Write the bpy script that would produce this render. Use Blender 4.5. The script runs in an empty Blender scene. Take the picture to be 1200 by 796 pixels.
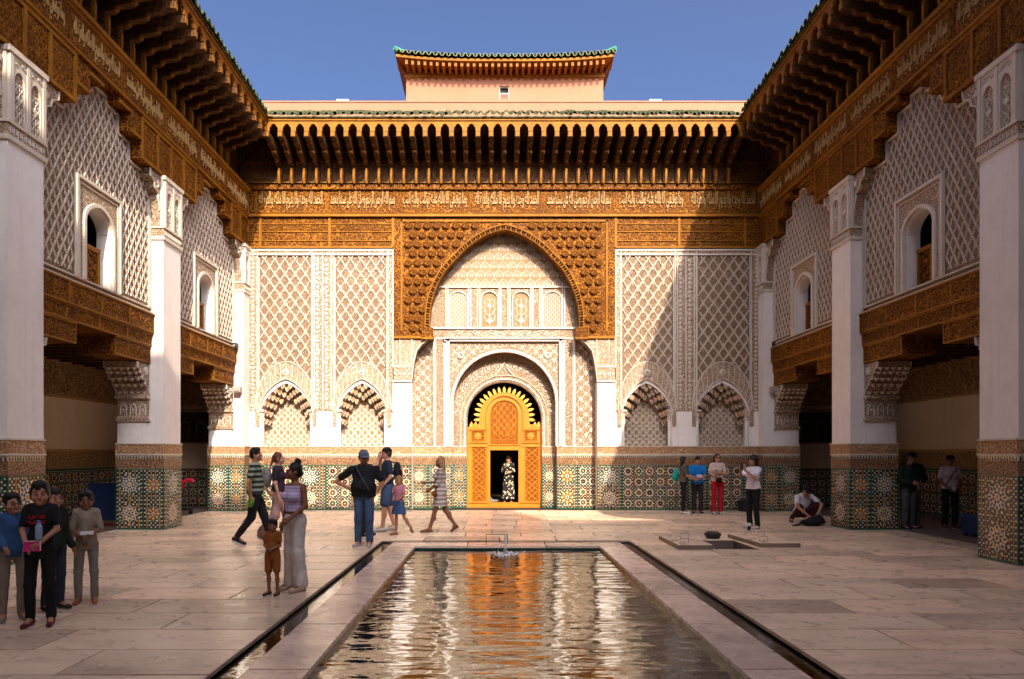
import bpy, math, random
import numpy as np
from mathutils import Vector, Matrix
random.seed(7)
R = math.radians
S = bpy.context.scene
C = S.collection
# ------------------------------------------------------------------ camera
cam_data = bpy.data.cameras.new('camera')
cam = bpy.data.objects.new('camera', cam_data)
C.objects.link(cam)
cam.location = (0, 0, 1.6)
cam.rotation_euler = (R(90), 0, 0)
cam_data.sensor_width = 36
cam_data.lens = 24.0
cam_data.shift_x = 21 / 1200
cam_data.shift_y = 134 / 1200
cam_data.clip_start = 0.05
cam_data.clip_end = 500
S.camera = cam
# ------------------------------------------------------------------ sky and sun
SUN_D = Vector((-0.336, 1.4, -1.0)).normalized()      # direction the light travels
W = bpy.data.worlds.new('World')
S.world = W
W.use_nodes = True
wn = W.node_tree.nodes
wl_ = W.node_tree.links
sky = wn.new('ShaderNodeTexSky')
sky.sky_type = 'NISHITA'
sky.sun_disc = False
sky.sun_elevation = math.asin(-SUN_D.z)
sky.sun_rotation = math.atan2(-SUN_D.x, -SUN_D.y)
sky.altitude = 450
sky.air_density = 0.27
sky.dust_density = 10.0
sky.ozone_density = 4.0
hs = wn.new('ShaderNodeHueSaturation')
hs.inputs['Saturation'].default_value = 1.15
hs.inputs['Value'].default_value = 0.9
wl_.new(sky.outputs[0], hs.inputs['Color'])
wl_.new(hs.outputs[0], wn['Background'].inputs['Color'])
wn['Background'].inputs['Strength'].default_value = 0.15
sun_data = bpy.data.lights.new('sun', 'SUN')
sun_data.energy = 2.4
sun_data.angle = R(0.5)
sun_data.color = (1.0, 0.88, 0.70)
sun = bpy.data.objects.new('sun', sun_data)
sun.rotation_euler = SUN_D.to_track_quat('-Z', 'Y').to_euler()
sun.location = (5, -30, 40)
C.objects.link(sun)
S.view_settings.view_transform = 'Standard'
S.view_settings.look = 'None'
S.view_settings.gamma = 1
S.view_settings.exposure = 1.9
S.cycles.max_bounces = 10
S.cycles.diffuse_bounces = 7
S.cycles.glossy_bounces = 3
S.cycles.transparent_max_bounces = 6
S.cycles.sample_clamp_indirect = 6
S.cycles.caustics_reflective = False
S.cycles.caustics_refractive = False

# ------------------------------------------------------------------ helpers
ORG = {}
def prop(o, label=None, cat=None, group=None, kind=None):
    if label: o['label'] = label
    if cat: o['category'] = cat
    if group: o['group'] = group
    if kind: o['kind'] = kind
    return o
def thing(name, label, cat, loc=(0, 0, 0), rz=0, group=None, kind=None):
    o = bpy.data.objects.new(name, None)
    o.empty_display_size = 0.2
    C.objects.link(o)
    o.location = loc
    o.rotation_euler = (0, 0, rz)
    ORG[o.name] = Vector(loc)
    return prop(o, label, cat, group, kind)
def inst(name, mesh, parent, loc=(0, 0, 0), rz=0, rot=None, scale=None):
    o = bpy.data.objects.new(name, mesh)
    C.objects.link(o)
    o.parent = parent
    o.location = loc
    o.rotation_euler = rot if rot else (0, 0, rz)
    if scale: o.scale = scale
    if parent: ORG[o.name] = ORG.get(parent.name, Vector())
    return o
def copy_tree(o, parent=None):
    c = o.copy()
    C.objects.link(c)
    if parent:
        c.parent = parent
        c.matrix_parent_inverse = o.matrix_parent_inverse
    for ch in KIDS.get(o.name, []):
        copy_tree(ch, c)
    return c
KIDS = {}
class MB:
    """collects shapes in (u, v, w) and maps them to the world with T"""
    def __init__(s, T=None):
        s.v = []; s.f = []; s.m = []; s.T = T
    def add(s, vs, fs, m=0):
        n = len(s.v)
        s.v.extend(vs)
        for f in fs:
            s.f.append([i + n for i in f]); s.m.append(m)
    def box(s, u0, u1, v0, v1, w0, w1, m=0):
        s.add([(u0,v0,w0),(u1,v0,w0),(u1,v1,w0),(u0,v1,w0),(u0,v0,w1),(u1,v0,w1),(u1,v1,w1),(u0,v1,w1)],
              [(0,3,2,1),(4,5,6,7),(0,1,5,4),(1,2,6,5),(2,3,7,6),(3,0,4,7)], m)
    def quad(s, u0, u1, v0, v1, w, m=0):
        s.add([(u0,v0,w),(u1,v0,w),(u1,v1,w),(u0,v1,w)], [(0,1,2,3)], m)
    def poly(s, pts, w, m=0):
        s.add([(p[0],p[1],w) for p in pts], [tuple(range(len(pts)))], m)
    def prism(s, pts, w0, w1, m=0):
        n = len(pts)
        s.add([(p[0],p[1],w0) for p in pts] + [(p[0],p[1],w1) for p in pts],
              [tuple(range(n-1,-1,-1)), tuple(range(n,2*n))] + [(i,(i+1)%n,(i+1)%n+n,i+n) for i in range(n)], m)
    def rib(s, pts, wd, w0, w1, m=0, closed=False, top=0.45):
        n = len(pts)
        if n < 2: return
        vs = []
        for i in range(n):
            a = pts[(i-1) % n] if (closed or i > 0) else pts[i]
            b = pts[(i+1) % n] if (closed or i < n-1) else pts[i]
            dx, dy = b[0]-a[0], b[1]-a[1]
            l = math.hypot(dx, dy) or 1
            nx, ny = -dy/l*wd/2, dx/l*wd/2
            x, y = pts[i]
            vs += [(x-nx,y-ny,w0),(x-nx*top,y-ny*top,w1),(x+nx*top,y+ny*top,w1),(x+nx,y+ny,w0)]
        fs = []
        for i in range(n if closed else n-1):
            a = 4*i; b = 4*((i+1) % n)
            fs += [(a,b,b+1,a+1),(a+1,b+1,b+2,a+2),(a+2,b+2,b+3,a+3)]
        if not closed: fs += [(0,1,2,3),(4*n-1,4*n-2,4*n-3,4*n-4)]
        s.add(vs, fs, m)
    def tube(s, pts, r, n=6, m=0, cap=True):
        P = [Vector(p) for p in pts]
        k = len(P)
        rr = r if isinstance(r, (list, tuple)) else [r]*k
        vs = []
        for i in range(k):
            d = (P[min(i+1,k-1)] - P[max(i-1,0)]).normalized()
            a = d.cross(Vector((0,0,1)))
            if a.length < 0.05: a = d.cross(Vector((1,0,0)))
            a.normalize(); b = d.cross(a)
            for j in range(n):
                t = 2*math.pi*j/n
                q = P[i] + a*math.cos(t)*rr[i] + b*math.sin(t)*rr[i]
                vs.append(tuple(q))
        fs = [(i*n+j, i*n+(j+1)%n, (i+1)*n+(j+1)%n, (i+1)*n+j) for i in range(k-1) for j in range(n)]
        if cap: fs += [tuple(range(n-1,-1,-1)), tuple(range((k-1)*n, k*n))]
        s.add(vs, fs, m)
    def lathe(s, prof, c=(0,0,0), n=12, m=0, ax='w', a0=0, a1=2*math.pi):
        full = abs(a1-a0-2*math.pi) < 1e-6
        k = n if full else n+1
        vs = []
        for r, h in prof:
            for j in range(k):
                t = a0+(a1-a0)*j/n
                x, y = r*math.cos(t), r*math.sin(t)
                if ax == 'w': vs.append((c[0]+x, c[1]+y, c[2]+h))
                elif ax == 'v': vs.append((c[0]+x, c[1]+h, c[2]+y))
                else: vs.append((c[0]+h, c[1]+x, c[2]+y))
        fs = []
        for i in range(len(prof)-1):
            for j in range(n if full else n):
                j2 = (j+1) % k
                if not full and j+1 >= k: continue
                fs.append((i*k+j, i*k+j2, (i+1)*k+j2, (i+1)*k+j))
        s.add(vs, fs, m)
    def mesh(s, name, mats, smooth=False, off=None):
        me = bpy.data.meshes.new(name)
        vs = s.v
        if s.T: vs = [s.T(*p) for p in vs]
        if off is not None: vs = [(p[0]-off[0], p[1]-off[1], p[2]-off[2]) for p in vs]
        me.from_pydata(vs, [], s.f)
        for mt in (mats if isinstance(mats, (list, tuple)) else [mats]):
            me.materials.append(mt)
        if isinstance(mats, (list, tuple)) and len(mats) > 1:
            me.polygons.foreach_set('material_index', s.m)
        if smooth: me.polygons.foreach_set('use_smooth', [True]*len(me.polygons))
        me.update()
        return me
    def build(s, name, mats, parent=None, smooth=False, kind=None, local=False):
        off = None
        if parent is not None and not local: off = ORG.get(parent.name, None)
        o = bpy.data.objects.new(name, s.mesh(name, mats, smooth, off))
        C.objects.link(o)
        if parent is not None:
            o.parent = parent
            ORG[o.name] = ORG.get(parent.name, Vector())
            KIDS.setdefault(parent.name, []).append(o)
        else: ORG[o.name] = Vector()
        if kind: o['kind'] = kind
        return o

# ------------------------------------------------------------------ materials
class NT:
    def __init__(s, name):
        s.mat = bpy.data.materials.new(name)
        s.mat.use_nodes = True
        s.t = s.mat.node_tree
        s.b = s.t.nodes['Principled BSDF']
        s.tc = s.t.nodes.new('ShaderNodeTexCoord').outputs['Object']
    def n(s, typ, **kw):
        nd = s.t.nodes.new(typ)
        for k, v in kw.items():
            if k.startswith('i_'):
                key = k[2:].replace('_', ' ')
                inp = nd.inputs[int(key)] if key.isdigit() else nd.inputs[key]
                if hasattr(v, 'is_output'): s.t.links.new(v, inp)
                else: inp.default_value = v
            else: setattr(nd, k, v)
        return nd
    def link(s, a, b): s.t.links.new(a, b)
    def math(s, op, a, b=0.0, c=0.0):
        nd = s.t.nodes.new('ShaderNodeMath'); nd.operation = op
        for i, v in enumerate((a, b, c)):
            if hasattr(v, 'is_output'): s.t.links.new(v, nd.inputs[i])
            else: nd.inputs[i].default_value = v
        return nd.outputs[0]
    def ramp(s, fac, stops):
        nd = s.t.nodes.new('ShaderNodeValToRGB')
        cr = nd.color_ramp
        while len(cr.elements) < len(stops): cr.elements.new(0.5)
        for e, (p, c) in zip(cr.elements, stops):
            e.position = p
            e.color = (c[0], c[1], c[2], 1) if isinstance(c, (tuple, list)) else (c, c, c, 1)
        s.link(fac, nd.inputs[0])
        return nd.outputs[0]
    def noise(s, scale, detail=4, rough=0.55, vec=None):
        return s.n('ShaderNodeTexNoise', i_Scale=scale, i_Detail=detail, i_Roughness=rough, i_Vector=vec or s.tc).outputs['Fac']
    def mix(s, fac, a, b, mode='MIX'):
        nd = s.t.nodes.new('ShaderNodeMix'); nd.data_type = 'RGBA'; nd.blend_type = mode
        for i, v in ((0, fac), (6, a), (7, b)):
            if hasattr(v, 'is_output'): s.t.links.new(v, nd.inputs[i])
            else: nd.inputs[i].default_value = v if i == 0 else (v[0], v[1], v[2], 1)
        return nd.outputs[2]
    def bump(s, h, dist=0.01, strength=1.0):
        nd = s.n('ShaderNodeBump', i_Height=h, i_Distance=dist, i_Strength=strength)
        s.link(nd.outputs[0], s.b.inputs['Normal'])
    def out(s, col, rough=0.8, spec=0.3):
        if hasattr(col, 'is_output'): s.link(col, s.b.inputs['Base Color'])
        else: s.b.inputs['Base Color'].default_value = (col[0], col[1], col[2], 1)
        if hasattr(rough, 'is_output'): s.link(rough, s.b.inputs['Roughness'])
        else: s.b.inputs['Roughness'].default_value = rough
        s.b.inputs['Specular IOR Level'].default_value = spec
        return s.mat
def mul(c, k): return tuple(x*k for x in c)
def m_plain(name, col, rough=0.75, var=0.12, scale=6, bump=0.002, spec=0.3):
    t = NT(name)
    f = t.noise(scale, 5)
    t.bump(t.noise(scale*8, 3), bump, 0.6)
    return t.out(t.ramp(f, [(0.3, mul(col, 1-var)), (0.7, mul(col, 1+var*0.6))]), rough, spec)
def m_plaster(name, col, dirt=(0.5, 0.42, 0.34)):
    t = NT(name)
    f = t.noise(0.9, 6, 0.6)
    c1 = t.mix(t.ramp(f, [(0.42, 0.0), (0.75, 0.35)]), col, dirt)
    c2 = t.mix(t.ramp(t.noise(14, 4), [(0.35, 0.0), (0.9, 0.25)]), c1, mul(col, 0.8))
    mp = t.n('ShaderNodeMapping', i_Vector=t.tc, i_Scale=(5.0, 5.0, 0.5)).outputs[0]
    c2 = t.mix(t.ramp(t.noise(1.2, 6, 0.65, mp), [(0.5, 0.0), (0.75, 0.22)]), c2, mul(dirt, 0.8))
    zz = t.n('ShaderNodeSeparateXYZ', i_Vector=t.tc).outputs[2]
    c2 = t.mix(t.math('MULTIPLY', t.ramp(t.noise(4.5, 7, 0.7), [(0.5, 0.0), (0.62, 0.28)]), t.ramp(zz, [(0.0, 1.0), (1.0, 0.25)])), c2, mul(dirt, 0.7))
    ck = t.n('ShaderNodeTexVoronoi', feature='DISTANCE_TO_EDGE', i_Scale=1.1, i_Vector=t.n('ShaderNodeVectorMath', operation='MULTIPLY_ADD', i_0=t.n('ShaderNodeTexNoise', i_Scale=3.0, i_Detail=5, i_Vector=t.tc).outputs['Color'], i_1=(0.5, 0.5, 0.5), i_2=t.tc).outputs[0]).outputs['Distance']
    c2 = t.mix(t.ramp(ck, [(0.0, 0.16), (0.004, 0.0)]), c2, mul(dirt, 0.5))
    t.bump(t.math('ADD', t.noise(30, 4), t.math('MULTIPLY', t.noise(3.5, 4), 2.0)), 0.004, 0.7)
    return t.out(c2, 0.8, 0.2)
def m_carved(name, hi, lo, scale=17, depth=0.012, rough=0.75, warp=0.05, stretch=(1, 1, 1), edge=0.13):
    """vermiculated arabesque carving: relief net over a sunken, tinted ground"""
    t = NT(name)
    mp = t.n('ShaderNodeMapping', i_Vector=t.tc, i_Scale=stretch)
    nz = t.n('ShaderNodeTexNoise', i_Scale=6.0, i_Detail=2, i_Vector=mp.outputs[0]).outputs['Color']
    wv = t.n('ShaderNodeVectorMath', operation='MULTIPLY_ADD', i_0=nz, i_1=(warp*2, warp*2, warp*2), i_2=mp.outputs[0]).outputs[0]
    vo = t.n('ShaderNodeTexVoronoi', feature='DISTANCE_TO_EDGE', i_Scale=float(scale), i_Vector=wv).outputs['Distance']
    v2 = t.n('ShaderNodeTexVoronoi', feature='F1', i_Scale=float(scale)*1.0, i_Vector=wv).outputs['Distance']
    net = t.ramp(vo, [(0.0, 1.0), (edge*0.55, 0.95), (edge, 0.0)])
    bud = t.ramp(v2, [(0.0, 0.9), (0.14, 0.75), (0.24, 0.0)])
    h = t.math('MAXIMUM', net, bud)
    big = t.noise(1.3, 4)
    hi2 = t.mix(t.ramp(big, [(0.35, 0.0), (0.75, 0.6)]), hi, mul(hi, 0.78))
    lo2 = t.mix(t.ramp(t.noise(2.2, 3), [(0.3, 0.0), (0.7, 0.7)]), lo, mul(lo, 1.35))
    col = t.mix(h, lo2, hi2)
    t.bump(t.math('ADD', h, t.math('MULTIPLY', t.noise(60, 3), 0.12)), depth, 1.0)
    return t.out(col, rough, 0.25)
def m_wood(name, hi, lo, scale=13, depth=0.012, rough=0.6, grain=True, amt=1.0, edge=0.15):
    t = NT(name)
    nz = t.n('ShaderNodeTexNoise', i_Scale=5.0, i_Detail=2, i_Vector=t.tc).outputs['Color']
    wv = t.n('ShaderNodeVectorMath', operation='MULTIPLY_ADD', i_0=nz, i_1=(0.12, 0.12, 0.12), i_2=t.tc).outputs[0]
    vo = t.n('ShaderNodeTexVoronoi', feature='DISTANCE_TO_EDGE', i_Scale=float(scale), i_Vector=wv).outputs['Distance']
    h = t.math('MULTIPLY', t.ramp(vo, [(0.0, 1.0), (edge*0.5, 0.9), (edge, 0.0)]), amt)
    g = t.noise(3.0, 6, 0.7)
    hi2 = t.mix(t.ramp(g, [(0.3, 0.0), (0.72, 0.85)]), hi, mul(hi, 0.6))
    age = t.noise(0.8, 6, 0.7)
    hi2 = t.mix(t.ramp(age, [(0.38, 0.0), (0.62, 0.75)]), hi2, (hi[0]*0.42, hi[1]*0.42, hi[2]*0.5))
    gr = t.n('ShaderNodeMapping', i_Vector=t.tc, i_Scale=(3.0, 3.0, 34.0)).outputs[0]
    hi2 = t.mix(t.ramp(t.noise(1.0, 5, 0.6, gr), [(0.42, 0.0), (0.7, 0.5)]), hi2, mul(hi, 0.35))
    col = t.mix(h, lo, hi2) if amt > 0.3 else t.mix(t.ramp(t.noise(9, 5), [(0.3, 0.0), (0.8, 0.6)]), hi2, lo)
    t.bump(t.math('ADD', h, t.math('MULTIPLY', t.noise(40, 3), 0.2)), depth, 1.0)
    return t.out(col, rough, 0.12)
M = {}
M['white'] = m_plaster('white_plaster', (0.76, 0.7, 0.64), (0.5, 0.41, 0.35))
M['rib'] = m_plaster('stucco_rib', (0.6, 0.52, 0.425), (0.42, 0.3, 0.2))
M['leaf'] = m_plaster('stucco_leaf', (0.44, 0.335, 0.235), (0.36, 0.24, 0.15))
M['stucco_mid'] = m_carved('mid_tone_carved_stucco', (0.5, 0.37, 0.25), (0.14, 0.07, 0.03), 21, 0.012)
M['stucco'] = m_carved('carved_stucco', (0.55, 0.43, 0.31), (0.16, 0.08, 0.035), 17, 0.012)
M['stucco_fine'] = m_carved('fine_carved_stucco', (0.56, 0.44, 0.32), (0.18, 0.095, 0.045), 22, 0.009)
M['stucco_ground'] = m_carved('ochre_stucco_ground', (0.36, 0.24, 0.15), (0.13, 0.07, 0.035), 26, 0.012)
M['stucco_tan'] = m_carved('tan_carved_stucco', (0.42, 0.28, 0.15), (0.2, 0.11, 0.045), 24, 0.01)
M['band'] = m_carved('ochre_carved_band', (0.52, 0.33, 0.18), (0.26, 0.12, 0.05), 15, 0.01)
M['brown_band'] = m_carved('brown_lettered_band', (0.36, 0.2, 0.1), (0.07, 0.035, 0.02), 20, 0.004, 0.35)
M['wood'] = m_wood('carved_cedar', (0.40, 0.145, 0.009), (0.075, 0.018, 0.001), 13, 0.02)
M['wood_plain'] = m_wood('plain_cedar', (0.34, 0.12, 0.008), (0.13, 0.038, 0.003), 12, 0.004, amt=0.15)
M['wood_hi'] = m_wood('pale_cedar', (0.42, 0.165, 0.013), (0.2, 0.07, 0.005), 14, 0.006, amt=0.15)
M['wood_dark'] = m_wood('dark_cedar', (0.17, 0.075, 0.025), (0.07, 0.03, 0.012), 9, 0.01)
M['corbel'] = m_wood('painted_cedar_corbel', (0.22, 0.095, 0.022), (0.06, 0.022, 0.006), 8, 0.008, amt=0.5)
M['letter'] = m_plain('pale_letter_wood', (0.44, 0.27, 0.1), 0.6, 0.2)
M['door'] = m_plain('orange_door_paint', (0.5, 0.155, 0.005), 0.45, 0.12, 5, 0.002, 0.4)
M['door_deep'] = m_wood('orange_door_carving', (0.42, 0.14, 0.008), (0.16, 0.042, 0.003), 20, 0.006)
M['pink'] = m_plaster('pink_lime_wall', (0.32, 0.14, 0.078), (0.25, 0.11, 0.06))
M['cream'] = m_plaster('cream_wall', (0.66, 0.54, 0.4), (0.5, 0.4, 0.3))
M['ochre_wall'] = m_carved('ochre_gallery_frieze', (0.42, 0.27, 0.12), (0.16, 0.09, 0.04), 12, 0.012)
M['dark'] = m_plain('dark_interior', (0.03, 0.022, 0.018), 0.9)  # near-black stands in for shade inside rooms; exhibit boards use it as own colour
M['black'] = m_plain('black_paint', (0.015, 0.015, 0.017), 0.5)
M['roof'] = m_plain('green_glazed_tile', (0.06, 0.07, 0.03), 0.7, 0.5, 9, 0.003, 0.15)
M['roof_green'] = m_plain('bright_green_tile', (0.05, 0.25, 0.16), 0.3, 0.25, 4, 0.003, 0.5)
def m_tile(name, col, var=0.25):
    t = NT(name)
    f = t.n('ShaderNodeTexWhiteNoise', noise_dimensions='3D', i_Vector=t.n('ShaderNodeVectorMath', operation='SNAP', i_0=t.tc, i_1=(0.05, 0.05, 0.05)).outputs[0]).outputs[0]
    t.bump(t.noise(25, 2), 0.002, 0.5)
    return t.out(t.ramp(f, [(0.0, mul(col, 1-var)), (1.0, mul(col, 1+var))]), 0.22, 0.5)
ZM = [m_tile('tile_grout', (0.05, 0.045, 0.035)), m_tile('tile_white', (0.54, 0.48, 0.36), 0.2), m_tile('tile_green', (0.02, 0.10, 0.055)),
      m_tile('tile_black', (0.018, 0.018, 0.022)), m_tile('tile_ochre', (0.46, 0.23, 0.05)), m_tile('tile_blue', (0.05, 0.1, 0.2)),
      m_tile('tile_brown', (0.22, 0.07, 0.025)), m_tile('tile_pale_green', (0.2, 0.42, 0.28))]
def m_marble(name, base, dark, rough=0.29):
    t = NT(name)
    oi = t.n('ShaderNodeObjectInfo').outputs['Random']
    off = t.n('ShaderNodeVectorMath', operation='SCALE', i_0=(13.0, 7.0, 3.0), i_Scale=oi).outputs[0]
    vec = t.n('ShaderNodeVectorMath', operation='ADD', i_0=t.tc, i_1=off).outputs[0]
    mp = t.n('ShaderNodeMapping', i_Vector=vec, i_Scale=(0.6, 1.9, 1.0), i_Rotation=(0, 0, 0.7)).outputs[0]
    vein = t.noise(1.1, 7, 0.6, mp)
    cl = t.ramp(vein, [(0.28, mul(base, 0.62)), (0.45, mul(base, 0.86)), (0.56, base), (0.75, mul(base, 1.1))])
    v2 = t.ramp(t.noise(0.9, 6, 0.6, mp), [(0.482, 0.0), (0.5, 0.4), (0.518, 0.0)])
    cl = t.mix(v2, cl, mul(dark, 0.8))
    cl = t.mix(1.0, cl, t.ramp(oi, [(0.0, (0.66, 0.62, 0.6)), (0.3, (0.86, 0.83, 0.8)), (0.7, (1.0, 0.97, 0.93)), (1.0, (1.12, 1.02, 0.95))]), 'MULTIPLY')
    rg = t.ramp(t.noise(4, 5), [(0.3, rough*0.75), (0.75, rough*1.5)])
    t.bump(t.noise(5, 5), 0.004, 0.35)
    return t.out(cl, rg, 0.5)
M['marble'] = m_marble('pink_marble', (0.9, 0.67, 0.47), (0.54, 0.32, 0.17))
M['marble_rim'] = m_marble('pool_rim_marble', (0.86, 0.63, 0.48), (0.56, 0.36, 0.25), 0.26)
M['joint'] = m_plain('floor_joint', (0.05, 0.035, 0.025), 0.9)
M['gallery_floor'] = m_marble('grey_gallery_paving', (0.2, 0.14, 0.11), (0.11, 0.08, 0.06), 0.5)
M['pool_tile'] = m_tile('green_pool_tile', (0.018, 0.05, 0.036), 0.5)
M['metal'] = m_plain('grey_metal', (0.3, 0.28, 0.26), 0.35, 0.1)
def m_water(name, deep, rip=0.02, sc=5.0):
    t = NT(name)
    for l in list(t.t.links): t.t.links.remove(l)
    nodes = t.t.nodes
    mp = t.n('ShaderNodeMapping', i_Vector=t.tc, i_Scale=(0.8, 2.3, 1.0)).outputs[0]
    n1 = t.noise(sc, 1.5, 0.45, mp); n2 = t.noise(sc*3.1, 1, 0.5, mp)
    n3 = t.ramp(t.noise(0.5, 2, 0.5), [(0.3, 0.45), (0.65, 1.0)])
    h = t.math('MULTIPLY', t.math('ADD', n1, t.math('MULTIPLY', n2, 0.22)), n3)
    bp = t.n('ShaderNodeBump', i_Height=h, i_Distance=rip, i_Strength=1.0).outputs[0]
    gl = t.n('ShaderNodeBsdfGlossy', i_Color=(1, 1, 1, 1), i_Roughness=0.02, i_Normal=bp).outputs[0]
    tr = t.n('ShaderNodeBsdfTransparent', i_Color=deep).outputs[0]
    fr = t.n('ShaderNodeFresnel', i_IOR=3.8, i_Normal=bp).outputs[0]
    mx = t.n('ShaderNodeMixShader', i_0=fr, i_1=tr, i_2=gl).outputs[0]
    t.link(mx, nodes['Material Output'].inputs['Surface'])
    return t.mat
M['water'] = m_water('pool_water', (0.26, 0.36, 0.3, 1), 0.026, 2.3)
M['water_still'] = m_water('channel_water', (0.3, 0.33, 0.28, 1), 0.004, 9)
M['jet'] = m_plain('white_water', (0.85, 0.85, 0.85), 0.2)
def extr(mb, prof, u0, u1, m=0):
    """profile of (w, v) swept along u"""
    n = len(prof)
    mb.add([(u0, p[1], p[0]) for p in prof] + [(u1, p[1], p[0]) for p in prof],
           [tuple(range(n)), tuple(range(2*n-1, n-1, -1))] + [(i, i+n, (i+1) % n+n, (i+1) % n) for i in range(n)], m)
def star(cx, cy, ro, ri, n, rot=0.0):
    return [(cx+(ro if k % 2 == 0 else ri)*math.cos(rot+math.pi*k/n), cy+(ro if k % 2 == 0 else ri)*math.sin(rot+math.pi*k/n)) for k in range(2*n)]
def ngon(cx, cy, r, n, rot=0.0):
    return [(cx+r*math.cos(rot+2*math.pi*k/n), cy+r*math.sin(rot+2*math.pi*k/n)) for k in range(n)]
GROUT, WHT, GRN, BLK, OCH, BLU, BRN, PGR = range(8)
def rosette(mb, cx, cy, r, w, big, pal):
    n = 8
    mb.poly(ngon(cx, cy, r*1.12, 16), w+0.0012, GROUT)
    if big:
        for k in range(16):                      # outer ring of tesserae
            a = math.pi*2*k/16
            mb.poly(star(cx+r*0.98*math.cos(a), cy+r*0.98*math.sin(a), r*0.15, r*0.07, 4, a), w+0.0022, WHT if k % 2 else pal[2])
        mb.poly(star(cx, cy, r*0.92, r*0.68, n), w+0.003, pal[0])
        for k in range(8):
            a = math.pi*2*(k+0.5)/8
            mb.poly([(cx+r*q*math.cos(a+d), cy+r*q*math.sin(a+d)) for q, d in ((0.68, 0), (0.55, 0.2), (0.36, 0), (0.55, -0.2))], w+0.004, pal[1])
            a = math.pi*2*k/8
            mb.poly([(cx+r*q*math.cos(a+d), cy+r*q*math.sin(a+d)) for q, d in ((0.86, 0), (0.64, 0.13), (0.48, 0), (0.64, -0.13))], w+0.0046, WHT if pal[0] != WHT else BLK)
        mb.poly(star(cx, cy, r*0.42, r*0.3, n, math.pi/8), w+0.005, BLK)
        mb.poly(star(cx, cy, r*0.32, r*0.2, n), w+0.006, WHT)
        mb.poly(ngon(cx, cy, r*0.14, 8), w+0.007, pal[3])
    else:
        mb.poly(star(cx, cy, r*1.0, r*0.8, n), w+0.003, WHT)
        mb.poly(ngon(cx, cy, r*0.68, 12), w+0.004, pal[0])
        mb.poly(star(cx, cy, r*0.58, r*0.38, n, math.pi/8), w+0.005, BLK)
        mb.poly(star(cx, cy, r*0.36, r*0.2, n), w+0.006, pal[1])
        mb.poly(ngon(cx, cy, r*0.12, 6), w+0.007, WHT)
def zellige(mb, u0, u1, v0, v1, w, mode='big', seed=0, pitch=0.044):
    rnd = random.Random(seed)
    mb.quad(u0, u1, v0, v1, w, GROUT)
    e = 0.018
    for q in ((u0, u1, v0, v0+e*1.6), (u0, u1, v1-e, v1), (u0, u0+e, v0+e*1.6, v1-e), (u1-e, u1, v0+e*1.6, v1-e)):
        mb.quad(*q, w+0.004, GRN)
    U0, U1, V0, V1 = u0+e, u1-e, v0+e*1.6, v1-e
    W_, H_ = U1-U0, V1-V0
    if W_ < 0.1: return
    if mode == 'big':
        nv = 2; cell = H_/nv; nu = max(1, round(W_/cell)); r = min(W_/nu, cell)*0.4
    else:
        nv = 4; cell = H_/nv; nu = max(1, round(W_/cell)); r = min(W_/nu, cell)*0.34
    cs = []
    for i in range(nu):
        for j in range(nv):
            cs.append((U0+W_*(i+0.5)/nu, V0+H_*(j+0.5)/nv, i, j))
    p = pitch
    ni, nj = max(1, round(W_/p)), max(1, round(H_/p))
    pu, pv = W_/ni, H_/nj
    for i in range(ni):
        for j in range(nj):
            x, y = U0+(i+0.5)*pu, V0+(j+0.5)*pv
            if any((x-c[0])**2+(y-c[1])**2 < (r*1.06)**2 for c in cs): continue
            k = (min(i, ni-1-i)+2*min(j, nj-1-j)) % 4
            if (i+j) % 2:
                mb.poly([(x-pu*0.46, y), (x, y-pv*0.46), (x+pu*0.46, y), (x, y+pv*0.46)], w+0.003, WHT if k != 1 else OCH)
            else:
                c = (BLK, GRN, BLK, OCH if mode == 'big' else BRN)[k]
                a, b = pu*0.36, pv*0.36
                mb.poly([(x-a, y-b), (x+a, y-b), (x+a, y+b), (x-a, y+b)], w+0.003, c)
    pals = [(OCH, WHT, OCH, GRN), (WHT, OCH, OCH, BRN), (OCH, BRN, PGR, BLU), (WHT, BLU, PGR, OCH)]
    for (x, y, i, j) in cs:
        if mode == 'big': rosette(mb, x, y, r, w, True, pals[(seed+i) % 2 if rnd.random() < 0.75 else 2+(seed % 2)])
        else: rosette(mb, x, y, r*1.15, w, False, ((OCH, GRN), (BRN, BLK), (GRN, OCH), (BRN, OCH))[(i+j+seed) % 4])
class Dado:
    """tiled dado with lettered band, merlons and carved band; strips are added wall by wall"""
    def __init__(s, T): s.z = MB(T); s.b = MB(T); s.T = T
    def strip(s, u0, u1, w, segs=None, seed=0, zt=1.28, bands=True):
        k = len(segs) if segs else 1
        a = u0
        for i in range(k):
            b = u0+(u1-u0)*segs[i][0] if segs else u1
            zellige(s.z, a, b, 0.012, zt, w, segs[i][1] if segs else 'big', seed+i)
            a = b
        if not bands: return
        s.b.box(u0, u1, 1.285, 1.50, w-0.03, w+0.006, 0)
        s.b.box(u0, u1, 1.50, 1.57, w-0.03, w+0.003, 1)
        n = max(1, int((u1-u0)/0.055))
        for i in range(n):
            x = u0+(u1-u0)*(i+0.5)/n
            s.b.poly([(x-0.018, 1.505), (x+0.018, 1.505), (x+0.018, 1.53), (x+0.007, 1.53), (x+0.007, 1.553), (x-0.007, 1.553), (x-0.007, 1.53), (x-0.018, 1.53)], w+0.0065, 2)
        s.b.box(u0, u1, 1.575, 1.60, w-0.03, w+0.028, 3)
        s.b.box(u0, u1, 1.60, 1.80, w-0.03, w+0.016, 4)
        s.b.box(u0, u1, 1.80, 1.825, w-0.03, w+0.032, 3)
    def build(s, parent):
        o = s.z.build('zellige_mosaic', ZM, parent, kind='stuff')
        o2 = s.b.build('carved_dado_band', [M['brown_band'], ZM[WHT], ZM[BLK], M['rib'], M['band']], parent)
        return o, o2
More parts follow.
